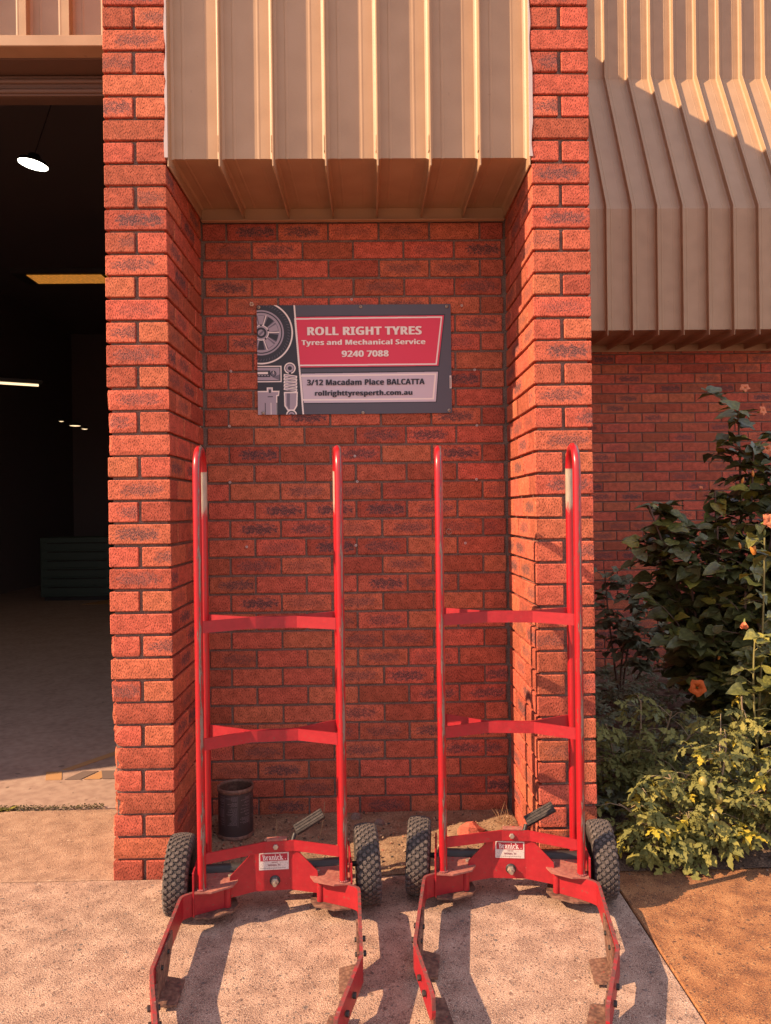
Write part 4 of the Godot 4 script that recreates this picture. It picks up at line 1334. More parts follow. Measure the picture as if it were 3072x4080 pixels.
func small_things() -> void:
	var plug := B.new()
	plug.lathe_y([Vector2(0.0022, -0.004), Vector2(0.0022, 0.003), Vector2(0.0032, 0.004), Vector2(0.0058, 0.003), Vector2(0.0062, -0.004)], 14)
	var pm := plug.done()
	var white := paint("plug_white", lin(0.52, 0.45, 0.42), 0.6)
	for q in [[760, 652], [998, 664], [500, 808], [1026, 803], [497, 926], [1031, 923], [767, 990], [772, 1045], [498, 1047], [1030, 1040], [534, 1186], [769, 1183], [1006, 1178]]:
		var o := put("wall_plug", pm, white, null, T(wall_point(q[0], q[1]) + Vector3(0, 0, 0.0005), Basis(Vector3.RIGHT, PI / 2)))
		meta(o, "small pale plastic wall plug left in the recess brickwork", "wall plug", "old wall plugs in the recess wall")
	var bp := B.new()
	for k in 6:
		var a := TAU * k / 6
		bp.box(Vector3(cos(a) * 0.007, sin(a) * 0.007, 0.002 + 0.002 * (k % 3)), Vector3(0.006, 0.007, 0.010), 0.001, Basis(Vector3.BACK, a + 0.4))
	var bo := put("broken_plug", bp.done(), paint("old_cream", lin(0.62, 0.46, 0.33), 0.7), null, T(wall_point(545, 664)))
	meta(bo, "broken cream plastic wall plug at the upper corner of the banner", "wall plug")
	var rg := B.new()
	var ring := []
	for k in 19:
		var a := TAU * k / 20.0 + 0.5
		ring.append(Vector3(cos(a) * 0.0125, sin(a) * 0.0125, 0.006))
	ring.append(ring[-1] + Vector3(0.001, -0.002, -0.008))
	rg.tube(ring, 0.0013, 6)
	var ro := put("wire_ring", rg.done(), M.zinc, null, T(wall_point(970, 1153)))
	meta(ro, "thin wire ring hanging on the recess wall", "ring")
	# paint tin
	var can := thing("paint_tin", "empty black paint tin with a printed label in the recess", "tin", Vector3(-0.602, 0.012, -0.375))
	can.rotation.y = 0.3
	var im := Image.create(512, 256, false, Image.FORMAT_RGB8)
	im.fill(lin(0.045, 0.030, 0.030))
	var rr := RandomNumberGenerator.new()
	rr.seed = 3
	for col in 8:
		for row in 26:
			if rr.randf() < 0.25: continue
			var x := col * 64 + 5
			var ln := rr.randi_range(20, 54)
			while ln > 3:
				var seg := rr.randi_range(3, 9)
				im.fill_rect(Rect2i(x, 20 + row * 6, mini(seg, ln), 2), lin(0.24, 0.19, 0.20))
				x += seg + 2
				ln -= seg + 2
		im.fill_rect(Rect2i(col * 64, 14, 1, 170), lin(0.2, 0.18, 0.18))
	var cm := paint("tin_label", Color.WHITE, 0.45)
	cm.albedo_texture = tex(im)
	cm.uv1_scale = Vector3(1, -1.0 / 0.20, 1)
	cm.uv1_offset = Vector3(0, 1.0, 0)
	var cb := B.new()
	cb.lathe_y([Vector2(0.0745, 0.196), Vector2(0.0745, 0.014)].duplicate(), 40)
	var cb_rev := B.new()
	cb_rev.lathe_y([Vector2(0.0745, 0.014), Vector2(0.0745, 0.196)], 40)
	put("body", cb_rev.done(), cm, can)
	var ci := B.new()
	ci.lathe_y([Vector2(0.0775, 0.0), Vector2(0.0785, 0.006), Vector2(0.0765, 0.013), Vector2(0.0745, 0.016)], 40)
	put("base_rim", ci.done(), M.rusty_steel, can)
	var ct := B.new()
	ct.lathe_y([Vector2(0.0745, 0.194), Vector2(0.0785, 0.198), Vector2(0.0785, 0.212), Vector2(0.0765, 0.2145), Vector2(0.071, 0.212), Vector2(0.069, 0.205), Vector2(0.0725, 0.200), Vector2(0.0725, 0.02), Vector2(0.0, 0.018)], 40)
	put("top_rim", ct.done(), M.rusty_steel, can)
	# broken brick, stones and sticks in the recess
	for q in [[Vector3(0.41, 0.016, -0.335), 0.060, "broken red brick fragment on the sand beside the lit pier face", "brick fragment", "plain_brick"], [Vector3(-0.085, 0.016, -0.52), 0.030, "pale stone near the recess wall", "stone", "mortar"], [Vector3(0.02, 0.016, -0.45), 0.026, "small pinkish stone on the recess floor", "stone", "mortar"], [Vector3(0.30, 0.014, -0.24), 0.034, "flat reddish stone half buried in the recess sand", "stone", "plain_brick"]]:
		var sr := RandomNumberGenerator.new()
		sr.seed = int(q[1] * 1000)
		var sb := B.new()
		var rings := []
		for i in 4:
			var rg2 := []
			var rad: float = [1.0, 0.95, 0.7, 0.3][i] * q[1]
			for k in 7:
				var a := TAU * k / 7
				rg2.append(Vector3(cos(a) * rad * sr.randf_range(0.75, 1.2), [-0.3, 0.15, 0.5, 0.75][i] * q[1] * sr.randf_range(0.8, 1.1), sin(a) * rad * 0.8 * sr.randf_range(0.75, 1.2)))
			rings.append(rg2)
		for i in 3:
			for k in 7: sb.quad(rings[i][k], rings[i + 1][k], rings[i + 1][(k + 1) % 7], rings[i][(k + 1) % 7])
		for k in range(1, 6):
			sb.tri(rings[3][0], rings[3][k + 1], rings[3][k])
			sb.tri(rings[0][0], rings[0][k], rings[0][k + 1])
		var so := put(q[3].replace(" ", "_"), sb.done(), M[q[4]], null, T(q[0]))
		meta(so, q[2], q[3])
	for q in [[Vector3(-0.235, 0.01, -0.33), Vector3(-0.215, 0.15, -0.36), "upright dry twig behind the cart by the chipped pier"], [Vector3(-0.43, 0.01, -0.36), Vector3(-0.425, 0.075, -0.37), "short dry twig beside the paint tin"]]:
		var tb := B.new()
		tb.tube([q[0], q[0].lerp(q[1], 0.5) + Vector3(0.004, 0, 0), q[1]], [0.0028, 0.0022, 0.0016], 6)
		var to := put("dry_twig", tb.done(), paint("dry_straw", lin(0.34, 0.21, 0.11), 0.9), null)
		meta(to, q[2], "twig")
	# tuft of straw at the foot of the lit pier face
	var tuft := B.new()
	rng.seed = 99
	for k in 26:
		var p := Vector3(0.585 + rng.randf_range(-0.03, 0.03), 0.012, -0.44 + rng.randf_range(-0.04, 0.04))
		var d := Vector3(rng.randf_range(-0.05, 0.03), rng.randf_range(0.02, 0.09), rng.randf_range(-0.03, 0.04))
		tuft.tube([p, p + d * 0.6, p + d + Vector3(0, -0.008, 0)], [0.0012, 0.001, 0.0004], 4, false)
	var tu := put("dry_grass_tuft", tuft.done(), M.dry_straw)
	meta(tu, "tuft of dry grass at the foot of the sunlit pier face", "grass")
	# crumbs and leaf litter at the mouth of the recess, litter in the bed
	litter("leaf_litter", "crumbs, chips and leaf litter over the recess floor", 900, -0.74, 0.62, -0.58, 0.02, 31, [lin(0.32, 0.2, 0.12), lin(0.1, 0.06, 0.04), lin(0.06, 0.05, 0.045), lin(0.3, 0.12, 0.07), lin(0.42, 0.3, 0.2)], 0.35)
	litter("bed_litter", "dry leaves and soil crumbs over the garden bed", 1600, 0.9, 3.4, -2.2, 0.02, 33, [lin(0.12, 0.07, 0.045), lin(0.2, 0.12, 0.07), lin(0.06, 0.04, 0.03)], 0.6)
	litter("yard_grit", "grit and bits of leaf scattered along the concrete edge", 60, -0.7, 1.6, 0.02, 0.18, 35, [lin(0.3, 0.2, 0.14), lin(0.12, 0.09, 0.07)], 0.25)

func litter(called: String, label: String, n: int, x0: float, x1: float, z0: float, z1: float, seed_: int, cols: Array, size: float) -> void:
	var r := RandomNumberGenerator.new()
	r.seed = seed_
	var b := B.new()
	b.slab([Vector3(-0.011, 0, -0.007), Vector3(-0.006, 0, 0.008), Vector3(0.009, 0.002, 0.006), Vector3(0.012, 0, -0.004), Vector3(0.002, 0.003, -0.009)], Vector3.UP, 0.003)
	var mm := MultiMesh.new()
	mm.transform_format = MultiMesh.TRANSFORM_3D
	mm.use_colors = true
	mm.mesh = b.done()
	mm.instance_count = n
	for i in n:
		var s := size * r.randf_range(0.4, 1.7)
		var z := lerpf(z1, z0, pow(r.randf(), 1.3))
		var y := 0.014 if z < 0.0 else 0.001
		mm.set_instance_transform(i, Transform3D((Basis(Vector3.UP, r.randf() * TAU) * Basis(Vector3.RIGHT, r.randf_range(-0.6, 0.6))).scaled(Vector3(s, s * r.randf_range(0.6, 2.5), s)), Vector3(r.randf_range(x0, x1), y, z)))
		mm.set_instance_color(i, (cols[r.randi() % cols.size()] as Color).srgb_to_linear() * r.randf_range(0.7, 1.3))
	var o := MultiMeshInstance3D.new()
	o.name = called
	o.multimesh = mm
	var m := paint(called, Color.WHITE, 0.95)
	m.vertex_color_use_as_albedo = true
	o.material_override = m
	add_child(o)
	meta(o, label, "litter", "", "stuff")

# ------------------------------------------------------------------ plants
func leaf_mesh(wide: float, fold: float, droop: float, wav: float) -> ArrayMesh:
	# ovate leaf along +y, upper face +z, folded along its midrib
	var st := [[0.0, 0.02], [0.08, 0.55], [0.22, 0.92], [0.4, 1.0], [0.58, 0.82], [0.75, 0.52], [0.9, 0.2], [1.0, 0.0]]
	var b := B.new(true)
	var mid := []
	var lf := []
	var rt := []
	for i in st.size():
		var t: float = st[i][0]
		var hw: float = st[i][1] * wide / 2
		var z := -droop * t * t
		var wv := wav * sin(i * 2.1)
		mid.append(Vector3(0, t, z))
		lf.append(Vector3(-hw, t - 0.02, z + fold * hw + wv * hw))
		rt.append(Vector3(hw, t - 0.02, z + fold * hw - wv * hw))
	for i in st.size() - 1:
		b.quad(lf[i], mid[i], mid[i + 1], lf[i + 1], Vector2(0, st[i][0]), Vector2(0.5, st[i][0]), Vector2(0.5, st[i + 1][0]), Vector2(0, st[i + 1][0]))
		b.quad(mid[i], rt[i], rt[i + 1], mid[i + 1], Vector2(0.5, st[i][0]), Vector2(1, st[i][0]), Vector2(1, st[i + 1][0]), Vector2(0.5, st[i + 1][0]))
	return b.done()

func tomato_leaf(seed_: int) -> ArrayMesh:
	# a feathered leaf: five to seven toothed, crumpled leaflets on a stalk along +y
	var r := RandomNumberGenerator.new()
	r.seed = seed_
	var b := B.new()
	var leaflets := [[0.25, -1.0, 0.30], [0.30, 1.0, 0.28], [0.55, -1.0, 0.40], [0.58, 1.0, 0.38], [0.40, -0.8, 0.14], [0.44, 0.9, 0.13], [0.66, 0.0, 0.46]]
	for q in leaflets:
		var o := Vector3(0, q[0], -0.18 * q[0] * q[0])
		var ang: float = -q[1] * r.randf_range(0.85, 1.2)
		var d := Vector3(sin(-ang), cos(ang), r.randf_range(-0.45, 0.05)).normalized()
		var n := (Vector3(r.randf_range(-0.35, 0.35), 0, 1) - d * d.dot(Vector3(0, 0, 1))).normalized()
		var s := n.cross(d).normalized()
		var ln: float = q[2]
		var tt := [0.0, 0.16, 0.30, 0.45, 0.58, 0.75, 0.86, 1.0]
		var ww := [0.03, 0.20, 0.13, 0.27, 0.16, 0.18, 0.07, 0.0]
		var pm := []; var pl := []; var pr := []
		for i in 8:
			var z: float = -0.25 * tt[i] * tt[i] * ln
			var c: Vector3 = o + d * tt[i] * ln + n * z
			pm.append(c)
			pl.append(c - s * ww[i] * ln * r.randf_range(0.85, 1.2) + n * ln * r.randf_range(-0.05, 0.09))
			pr.append(c + s * ww[i] * ln * r.randf_range(0.85, 1.2) + n * ln * r.randf_range(-0.05, 0.09))
		for i in 7:
			b.quad(pm[i], pl[i], pl[i + 1], pm[i + 1])
			b.quad(pr[i], pm[i], pm[i + 1], pr[i + 1])
	b.tube([Vector3.ZERO, Vector3(0, 0.35, -0.022), Vector3(0, 0.7, -0.09)], [0.012, 0.009, 0.005], 5, false)
	return b.done()

func leaf_basis(dir: Vector3, up: Vector3, s: float) -> Basis:
	var y := dir.normalized()
	var z := (up - y * up.dot(y))
	if z.length() < 0.01: z = Vector3.BACK
	z = z.normalized()
	return Basis(y.cross(z), y, z).scaled_local(Vector3.ONE * s)

func leaf_paint(key: String, c: Color, rough: float, back: Color, spec := 0.5) -> StandardMaterial3D:
	var m := paint(key, Color.WHITE, rough)
	var n := NoiseTexture2D.new()
	n.width = 128; n.height = 128
	n.noise = noise(0.03, key.hash() % 1000, 3)
	n.seamless = true
	var g := Gradient.new()
	g.set_color(0, Color(c.r * 0.72, c.g * 0.74, c.b * 0.7))
	g.set_color(1, Color(minf(1, c.r * 1.22), minf(1, c.g * 1.2), c.b * 1.1))
	n.color_ramp = g
	m.albedo_texture = n
	m.backlight_enabled = true
	m.backlight = back
	m.metallic_specular = spec
	return m

# stems: array of [base, tip, bend]; leaves spring from side twigs of each stem
func shrub(plant: Node3D, stems: Array, meshes: Array, mats: Array, cfg: Dictionary) -> void:
	var r := RandomNumberGenerator.new()
	r.seed = cfg.seed
	var leaves := []
	var twigs := B.new()
	for s in stems:
		var a: Vector3 = s[0]
		var e: Vector3 = s[1]
		var m := a.lerp(e, 0.5) + Vector3(r.randf_range(-0.08, 0.08), 0.06, r.randf_range(-0.08, 0.08))
		var path := []
		var rad := []
		for k in 9:
			var t := k / 8.0
			path.append(a * (1 - t) * (1 - t) + m * 2 * t * (1 - t) + e * t * t)
			rad.append(lerpf(cfg.r0, cfg.r1, t))
		var b := B.new()
		b.tube(path, rad, 7)
		put("stem", b.done(), cfg.stem, plant)
		var n: int = cfg.twigs
		for k in n:
			var t := lerpf(cfg.from, 1.0, (k + r.randf()) / n)
			var p: Vector3 = a * (1 - t) * (1 - t) + m * 2 * t * (1 - t) + e * t * t
			var az := r.randf() * TAU
			var d := Vector3(cos(az), r.randf_range(cfg.lift.x, cfg.lift.y), sin(az)).normalized()
			var ln: float = cfg.twig * r.randf_range(0.5, 1.15)
			var q := p + d * ln + Vector3(0, 0.04 * ln, 0)
			twigs.tube([p, p.lerp(q, 0.5) + Vector3(0, 0.012, 0), q], [cfg.r1 * 0.7, cfg.r1 * 0.55, cfg.r1 * 0.35], 5, false)
			var nl: int = cfg.leaves
			for i in nl:
				var u := (i + 1.0) / nl
				var c := p.lerp(q, u) + Vector3(0, 0.012 * (1 - absf(u * 2 - 1)), 0)
				var la := r.randf() * TAU
				var ld := (Vector3(cos(la), r.randf_range(-0.55, 0.35), sin(la)) + d * (0.9 if i == nl - 1 else 0.35)).normalized()
				var nu := (Vector3.UP + Vector3(r.randf_range(-0.5, 0.5), 0, r.randf_range(-0.1, 0.8))).normalized()
				leaves.append([Transform3D(leaf_basis(ld, nu, cfg.size * r.randf_range(0.55, 1.2)), c), r.randi() % meshes.size(), 0 if r.randf() < 0.62 else r.randi() % mats.size()])
	var eye := Vector3(0, 1.41, 3.01)
	leaves.sort_custom(func(p, q): return p[0].origin.distance_squared_to(eye) < q[0].origin.distance_squared_to(eye))
	var tw := put("twigs", twigs.done(), cfg.stem, plant)
	tw.set_meta("kind", "stuff")
	var most: int = cfg.get("parts", 290)
	for i in mini(most, leaves.size()):
		put("leaf", meshes[leaves[i][1]], mats[leaves[i][2]], plant, leaves[i][0])
	for k in meshes.size():
		for mi in mats.size():
			var rest := []
			for i in range(most, leaves.size()):
				if leaves[i][1] == k and leaves[i][2] == mi: rest.append(leaves[i][0])
			if rest.is_empty(): continue
			var mm := MultiMesh.new()
			mm.transform_format = MultiMesh.TRANSFORM_3D
			mm.mesh = meshes[k]
			mm.instance_count = rest.size()
			for i in rest.size(): mm.set_instance_transform(i, rest[i])
			var o := MultiMeshInstance3D.new()
			o.name = "far_leaves"
			o.multimesh = mm
			o.material_override = mats[mi]
			o.set_meta("kind", "stuff")
			plant.add_child(o, true)

func petal_mesh(curl: float) -> ArrayMesh:
	var b := B.new(true)
	var n := 5
	for i in n:
		for j in 4:
			var p := []
			for c in [[i, j], [i + 1, j], [i + 1, j + 1], [i, j + 1]]:
				var t := float(c[0]) / n
				var s := float(c[1]) / 4 - 0.5
				var w := 0.9 * sin(minf(t * 1.9 + 0.15, 2.6))
				p.append(Vector3(s * w, t * 0.95 - curl * t * t * 0.35, 0.35 * sin(t * 2.6) + 0.06 * sin(s * 16.0) * t - curl * absf(s) * 0.4 * t))
			b.quad(p[0], p[3], p[2], p[1])
	return b.done()

func blossom(plant: Node3D, at: Vector3, dir: Vector3, s: float, open: float, m: Material, petal: ArrayMesh) -> void:
	var f := Node3D.new()
	f.name = "flower"
	plant.add_child(f, true)
	var z := dir.normalized()
	var x := Vector3.UP.cross(z)
	if x.length() < 0.1: x = Vector3.RIGHT
	x = x.normalized()
	f.transform = Transform3D(Basis(x, z.cross(x), z).scaled_local(Vector3.ONE * s), at)
	for k in 5:
		put("petal", petal, m, f, T(Vector3.ZERO, Basis(Vector3.BACK, TAU * k / 5) * Basis(Vector3.RIGHT, 1.35 - open * 1.25)))
	var b := B.new(true)
	b.tube([Vector3(0, 0, -0.35), Vector3(0, 0, 0.05), Vector3(0, 0, 0.5)], [0.07, 0.12, 0.03], 7)
	put("calyx", b.done(), M.bud_green, f)

func bud(plant: Node3D, at: Vector3, dir: Vector3, s: float, m: Material) -> void:
	var b := B.new(true)
	var y := dir.normalized()
	b.tube([at, at + y * s * 0.25, at + y * s * 0.55, at + y * s * 0.85, at + y * s], [s * 0.10, s * 0.2, s * 0.21, s * 0.12, s * 0.01], 8)
	put("bud", b.done(), m, plant)

func plants() -> void:
	var g1 := leaf_paint("leaf_dark", lin(0.095, 0.100, 0.038), 0.42, Color(0.14, 0.16, 0.04))
	var g2 := leaf_paint("leaf_mid", lin(0.14, 0.142, 0.040), 0.40, Color(0.18, 0.2, 0.04))
	var g3 := leaf_paint("leaf_lime", lin(0.25, 0.225, 0.045), 0.42, Color(0.24, 0.24, 0.05))
	var g4 := leaf_paint("leaf_grey", lin(0.14, 0.15, 0.09), 0.6, Color(0.1, 0.1, 0.06))
	var t1 := leaf_paint("tomato_green", lin(0.17, 0.165, 0.055), 0.65, Color(0.24, 0.25, 0.06), 0.3)
	var t2 := leaf_paint("tomato_light", lin(0.27, 0.24, 0.07), 0.65, Color(0.3, 0.3, 0.07), 0.3)
	var t3 := leaf_paint("tomato_yellow", lin(0.42, 0.32, 0.04), 0.7, Color(0.3, 0.26, 0.04), 0.3)
	paint("bark", lin(0.13, 0.085, 0.06), 0.9)
	paint("green_stem", lin(0.22, 0.20, 0.07), 0.7)
	paint("pale_stem", lin(0.30, 0.22, 0.13), 0.8)
	paint("bud_green", lin(0.17, 0.19, 0.04), 0.6)
	paint("bud_orange", lin(0.55, 0.22, 0.04), 0.6)
	var peach := leaf_paint("petal_peach", lin(0.66, 0.22, 0.12), 0.6, Color(0.4, 0.2, 0.12), 0.3)
	var orange := leaf_paint("petal_orange", lin(0.62, 0.13, 0.03), 0.6, Color(0.4, 0.12, 0.04), 0.3)
	var hl := [leaf_mesh(0.74, 0.30, 0.18, 0.12), leaf_mesh(0.66, 0.45, 0.30, 0.2), leaf_mesh(0.80, 0.2, 0.1, 0.15)]
	var petal := petal_mesh(0.6)
	# main hibiscus
	var h := thing("hibiscus_shrub", "large dark green hibiscus shrub with peach flowers against the garden wall", "shrub", Vector3(2.07, 0, -1.40))
	var base := func(x, z): return Vector3(x, 0.0, z)
	var st := []
	for q in [[-0.52, 1.42, 0.10], [-0.34, 1.18, 0.18], [-0.10, 1.50, 0.0], [0.06, 1.98, -0.05], [0.10, 1.72, 0.05], [0.36, 1.90, 0.0], [0.46, 1.62, 0.15], [0.28, 1.38, 0.35], [-0.12, 1.10, 0.40], [0.10, 0.78, 0.50], [0.42, 0.95, 0.50], [-0.30, 0.70, 0.35], [0.65, 1.3, 0.2], [0.22, 0.5, 0.55], [-0.05, 0.42, 0.45], [0.5, 0.45, 0.45], [-0.2, 1.3, 0.25], [0.2, 1.2, 0.1], [0.3, 1.55, 0.25], [0.0, 0.95, 0.2], [0.35, 1.1, 0.35], [-0.25, 0.95, 0.1], [-0.42, 0.8, 0.2], [0.7, 0.8, 0.3], [0.75, 1.7, 0.0], [0.9, 1.2, 0.3], [0.1, 1.45, 0.3], [-0.45, 1.2, 0.0], [0.15, 0.66, 0.62], [0.36, 0.78, 0.62], [-0.1, 0.8, 0.5], [0.5, 0.62, 0.66], [0.3, 1.0, 0.5], [0.45, 1.35, 0.4], [0.05, 1.2, 0.42]]:
		st.append([Vector3(q[0] * 0.2, 0, q[2] * 0.3), Vector3(q[0], q[1], q[2])])
	shrub(h, st, hl, [g1, g2, g3, g2], {"seed": 4, "r0": 0.014, "r1": 0.005, "stem": M.bark, "twigs": 24, "from": 0.30, "lift": Vector2(-0.4, 0.8), "twig": 0.22, "leaves": 8, "size": 0.112})
	var cutb := B.new()
	cutb.tube([Vector3(0.16, 0.0, 0.18), Vector3(0.14, 0.7, 0.2), Vector3(0.16, 1.30, 0.22)], [0.024, 0.022, 0.021], 10)
	put("cut_stump", cutb.done(), M.bark, h)
	for q in [[Vector3(0.05, 2.06, 0.05), Vector3(-0.3, 0.6, 1), 0.046, 0.5], [Vector3(0.10, 1.93, 0.12), Vector3(0.4, 0.2, 1), 0.044, 0.5], [Vector3(0.12, 1.72, 0.14), Vector3(0, 0.1, 1), 0.044, 0.6], [Vector3(0.37, 1.99, 0.08), Vector3(0, 1, 0.4), 0.026, 0.15], [Vector3(0.29, 1.86, 0.1), Vector3(0, -0.6, 0.6), 0.026, 0.1], [Vector3(-0.28, 1.50, 0.22), Vector3(0, 0.6, 0.6), 0.024, 0.2], [Vector3(0.15, 0.60, 0.62), Vector3(0, -1, 0.3), 0.032, 0.05], [Vector3(0.24, 0.62, 0.66), Vector3(0.2, -0.8, 0.3), 0.032, 0.1]]:
		blossom(h, q[0], q[1], q[2], q[3], peach, petal)
	blossom(h, Vector3(-0.52, 0.54, 0.71), Vector3(-0.1, 0.15, 1), 0.058, 0.75, orange, petal)
	for k in 14:
		var rr := RandomNumberGenerator.new()
		rr.seed = 300 + k
		bud(h, Vector3(rr.randf_range(-0.4, 0.4), rr.randf_range(0.6, 1.6), rr.randf_range(0.25, 0.55)), Vector3(rr.randf_range(-0.4, 0.4), 1, 0.2), 0.034, M.bud_green if k % 3 else M.bud_orange)
	# sunlit shoot at the edge of the bed
	var y := thing("hibiscus_shoot", "sunlit young hibiscus shoot with glossy leaves and a peach bloom", "shrub", Vector3(1.60, 0, -0.34))
	shrub(y, [[Vector3(0.06, 0, -0.05), Vector3(0.085, 1.27, 0.05)], [Vector3(0.12, 0, 0), Vector3(0.02, 0.86, 0.09)], [Vector3(0.08, 0, 0), Vector3(0.22, 1.02, 0.06)], [Vector3(0.12, 0, 0.0), Vector3(0.3, 1.15, 0.0)], [Vector3(0.06, 0, 0), Vector3(0.12, 0.74, 0.1)]], hl, [g2, g3, g2], {"seed": 9, "r0": 0.006, "r1": 0.0034, "stem": M.green_stem, "twigs": 9, "from": 0.5, "lift": Vector2(-0.3, 0.6), "twig": 0.10, "leaves": 3, "size": 0.088})
	blossom(y, Vector3(0.075, 1.335, 0.07), Vector3(0.2, 0.3, 1), 0.056, 0.45, peach, petal)
	blossom(y, Vector3(-0.03, 0.92, 0.10), Vector3(-0.3, -0.7, 0.5), 0.040, 0.1, peach, petal)
	bud(y, Vector3(0.03, 1.20, 0.07), Vector3(-0.25, 1, 0.1), 0.062, M.bud_orange)
	# dim shrub in the shade by the wall
	var d := thing("shade_shrub", "small grey-green shrub in deep shade beside the brick pier", "shrub", Vector3(1.72, 0, -2.35))
	shrub(d, [[Vector3(0, 0, 0), Vector3(-0.12, 0.98, 0.05)], [Vector3(0, 0, 0), Vector3(0.12, 0.85, 0.1)], [Vector3(0, 0, 0), Vector3(0.28, 0.62, 0.2)], [Vector3(0, 0, 0), Vector3(0.0, 0.65, 0.2)]], hl, [g4, g1, g4], {"seed": 15, "r0": 0.009, "r1": 0.004, "stem": M.bark, "twigs": 12, "from": 0.40, "lift": Vector2(-0.3, 0.7), "twig": 0.17, "leaves": 7, "size": 0.088, "parts": 220})
	# tomato plants along the front of the bed
	var tl := [tomato_leaf(1), tomato_leaf(2), tomato_leaf(3), tomato_leaf(4)]
	var tp := [
		["sprawling sunlit tomato plant with green fruit at the edge of the bed", Vector3(1.22, 0, -0.12), [[-0.18, 0.30, 0.07], [-0.06, 0.36, 0.08], [0.08, 0.40, 0.06], [0.02, 0.22, 0.12], [-0.20, 0.16, 0.10], [0.16, 0.24, 0.12], [0.2, 0.48, 0.02], [-0.1, 0.12, 0.14], [-0.24, 0.22, 0.03], [0.05, 0.10, 0.13], [0.22, 0.14, 0.11], [-0.22, 0.08, 0.11]], [t1, t2, t2, t3], 21, 290],
		["taller sunlit tomato plant leaning over the bed beside the hibiscus shoot", Vector3(1.52, 0, -0.22), [[0.0, 0.62, 0.05], [-0.10, 0.50, 0.08], [0.16, 0.52, 0.10], [0.1, 0.36, 0.16], [-0.04, 0.28, 0.18], [0.24, 0.3, 0.12], [0.3, 0.45, 0.1]], [t1, t2, t1, t3], 23, 290],
		["shaded tomato plant growing behind the sunlit ones near the pier", Vector3(1.18, 0, -0.62), [[-0.12, 0.42, 0.10], [0.05, 0.52, 0.08], [0.2, 0.46, 0.06], [-0.2, 0.3, 0.12], [0.3, 0.4, 0.1], [0.1, 0.3, 0.2]], [t1, t1, g2, t1], 25, 260],
	]
	for q in tp:
		var pl := thing("tomato_plant", q[0], "tomato plant", q[1], "tomato plants in the garden bed")
		var ss := []
		for k in q[2]: ss.append([Vector3(k[0] * 0.25, 0, k[2] * 0.2), Vector3(k[0], k[1], k[2])])
		shrub(pl, ss, tl, q[3], {"seed": q[4], "r0": 0.006, "r1": 0.003, "stem": M.pale_stem, "twigs": 9, "from": 0.18, "lift": Vector2(-0.25, 0.6), "twig": 0.11, "leaves": 4, "size": 0.118, "parts": q[5]})
		if q[4] == 25: continue
		var rr := RandomNumberGenerator.new()
		rr.seed = q[4]
		for k in 4:
			var fb := B.new(true)
			var prof := []
			for i in 9:
				var a := PI * i / 8
				prof.append(Vector2(0.0165 * sin(a), -0.021 * cos(a)))
			fb.lathe_y(prof, 14)
			put("fruit", fb.done(), M.fruit if M.has("fruit") else paint("fruit", lin(0.30, 0.25, 0.06), 0.35), pl, T(Vector3(rr.randf_range(-0.18, 0.12), rr.randf_range(0.20, 0.36), rr.randf_range(0.12, 0.17))))
	var lw := RandomNumberGenerator.new()
	lw.seed = 71
	for k in 2:
		var mm := MultiMesh.new()
		mm.transform_format = MultiMesh.TRANSFORM_3D
		mm.mesh = tl[k]
		mm.instance_count = 650
		for i in 650:
			var p := Vector3(lw.randf_range(0.93, 2.6), 0, -0.45 - 2.6 * pow(lw.randf(), 1.2))
			p.y = lw.randf_range(0.02, 0.34) * (0.6 + 0.5 * sin(p.x * 7.0) * cos(p.z * 5.0))
			var a := lw.randf() * TAU
			mm.set_instance_transform(i, Transform3D(leaf_basis(Vector3(cos(a), lw.randf_range(-0.1, 0.9), sin(a)), Vector3(0, 1, 0.3), lw.randf_range(0.08, 0.15)), p))
		var o := MultiMeshInstance3D.new()
		o.name = numbered("low_weeds")
		o.multimesh = mm
		o.material_override = [g1, g4][k]
		add_child(o)
		meta(o, ["low dark green weeds covering the shaded garden bed", "low grey-green weeds covering the shaded garden bed"][k], "weeds", "", "stuff")
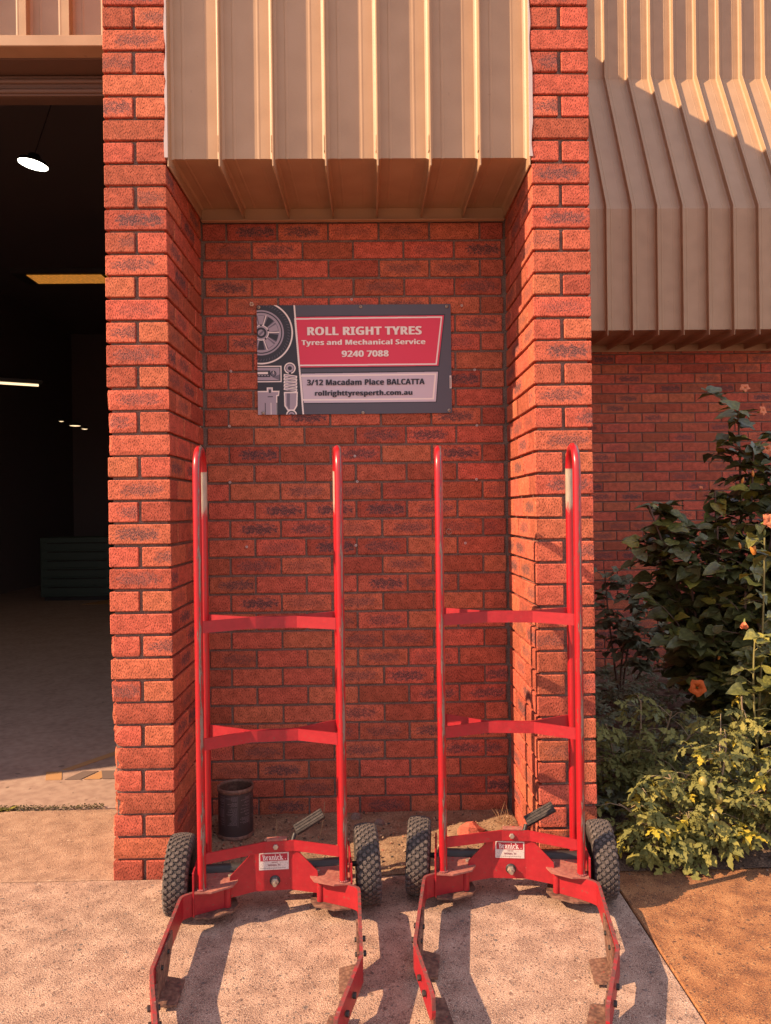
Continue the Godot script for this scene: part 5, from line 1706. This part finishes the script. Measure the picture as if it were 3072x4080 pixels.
	# broad-leaved weed between the tomatoes
	var wd := thing("broad_leaf_weed", "weed with two broad heart-shaped leaves at the front of the bed", "weed", Vector3(1.30, 0, 0.0))
	var bl := leaf_mesh(1.0, 0.15, 0.2, 0.05)
	for q in [[Vector3(0.02, 0.16, 0.03), Vector3(0.8, 0.1, 0.3), 0.062], [Vector3(-0.02, 0.06, 0.04), Vector3(0.3, -0.3, 0.7), 0.05], [Vector3(-0.09, 0.13, 0.04), Vector3(-0.1, -0.9, 0.3), 0.05]]:
		put("leaf", bl, t2, wd, Transform3D(leaf_basis(q[1], Vector3(0, 0.6, 1), q[2]), q[0]))
		var sb := B.new()
		sb.tube([Vector3(0, 0, 0), q[0] * 0.6 + Vector3(0, 0.02, 0), q[0]], [0.003, 0.0025, 0.002], 5)
		put("stalk", sb.done(), M.green_stem, wd)
	# weeds along the workshop threshold
	var ws := thing("threshold_weed", "green weed with spiky leaves growing in the workshop threshold joint", "weed", Vector3(-1.86, 0, -0.725))
	var rw := RandomNumberGenerator.new()
	rw.seed = 55
	var wl := leaf_mesh(0.32, 0.3, 0.3, 0.1)
	for k in 34:
		var a := rw.randf() * TAU
		put("leaf", wl, g3 if k % 2 else t1, ws, Transform3D(leaf_basis(Vector3(cos(a), rw.randf_range(0.1, 0.6), sin(a) * 0.6), Vector3.UP, rw.randf_range(0.03, 0.062)), Vector3(rw.randf_range(-0.10, 0.12), 0.0, rw.randf_range(-0.01, 0.012))))
	var mo := B.new()
	for k in 900:
		var x := rw.randf_range(-1.80, -1.30)
		var p := Vector3(x, rw.randf_range(-0.004, 0.014), -0.735 + rw.randf_range(-0.022, 0.022))
		var d1 := Vector3(rw.randf_range(-1, 1), rw.randf_range(-0.2, 1), rw.randf_range(-1, 1)).normalized() * 0.008
		var d2 := Vector3(rw.randf_range(-1, 1), rw.randf_range(-0.2, 1), rw.randf_range(-1, 1)).normalized() * 0.008
		mo.tri(p, p + d1, p + d2)
	var mi := put("moss", mo.done(), paint("moss", lin(0.10, 0.085, 0.035), 0.95))
	meta(mi, "low moss and clover filling the threshold joint", "moss", "", "stuff")
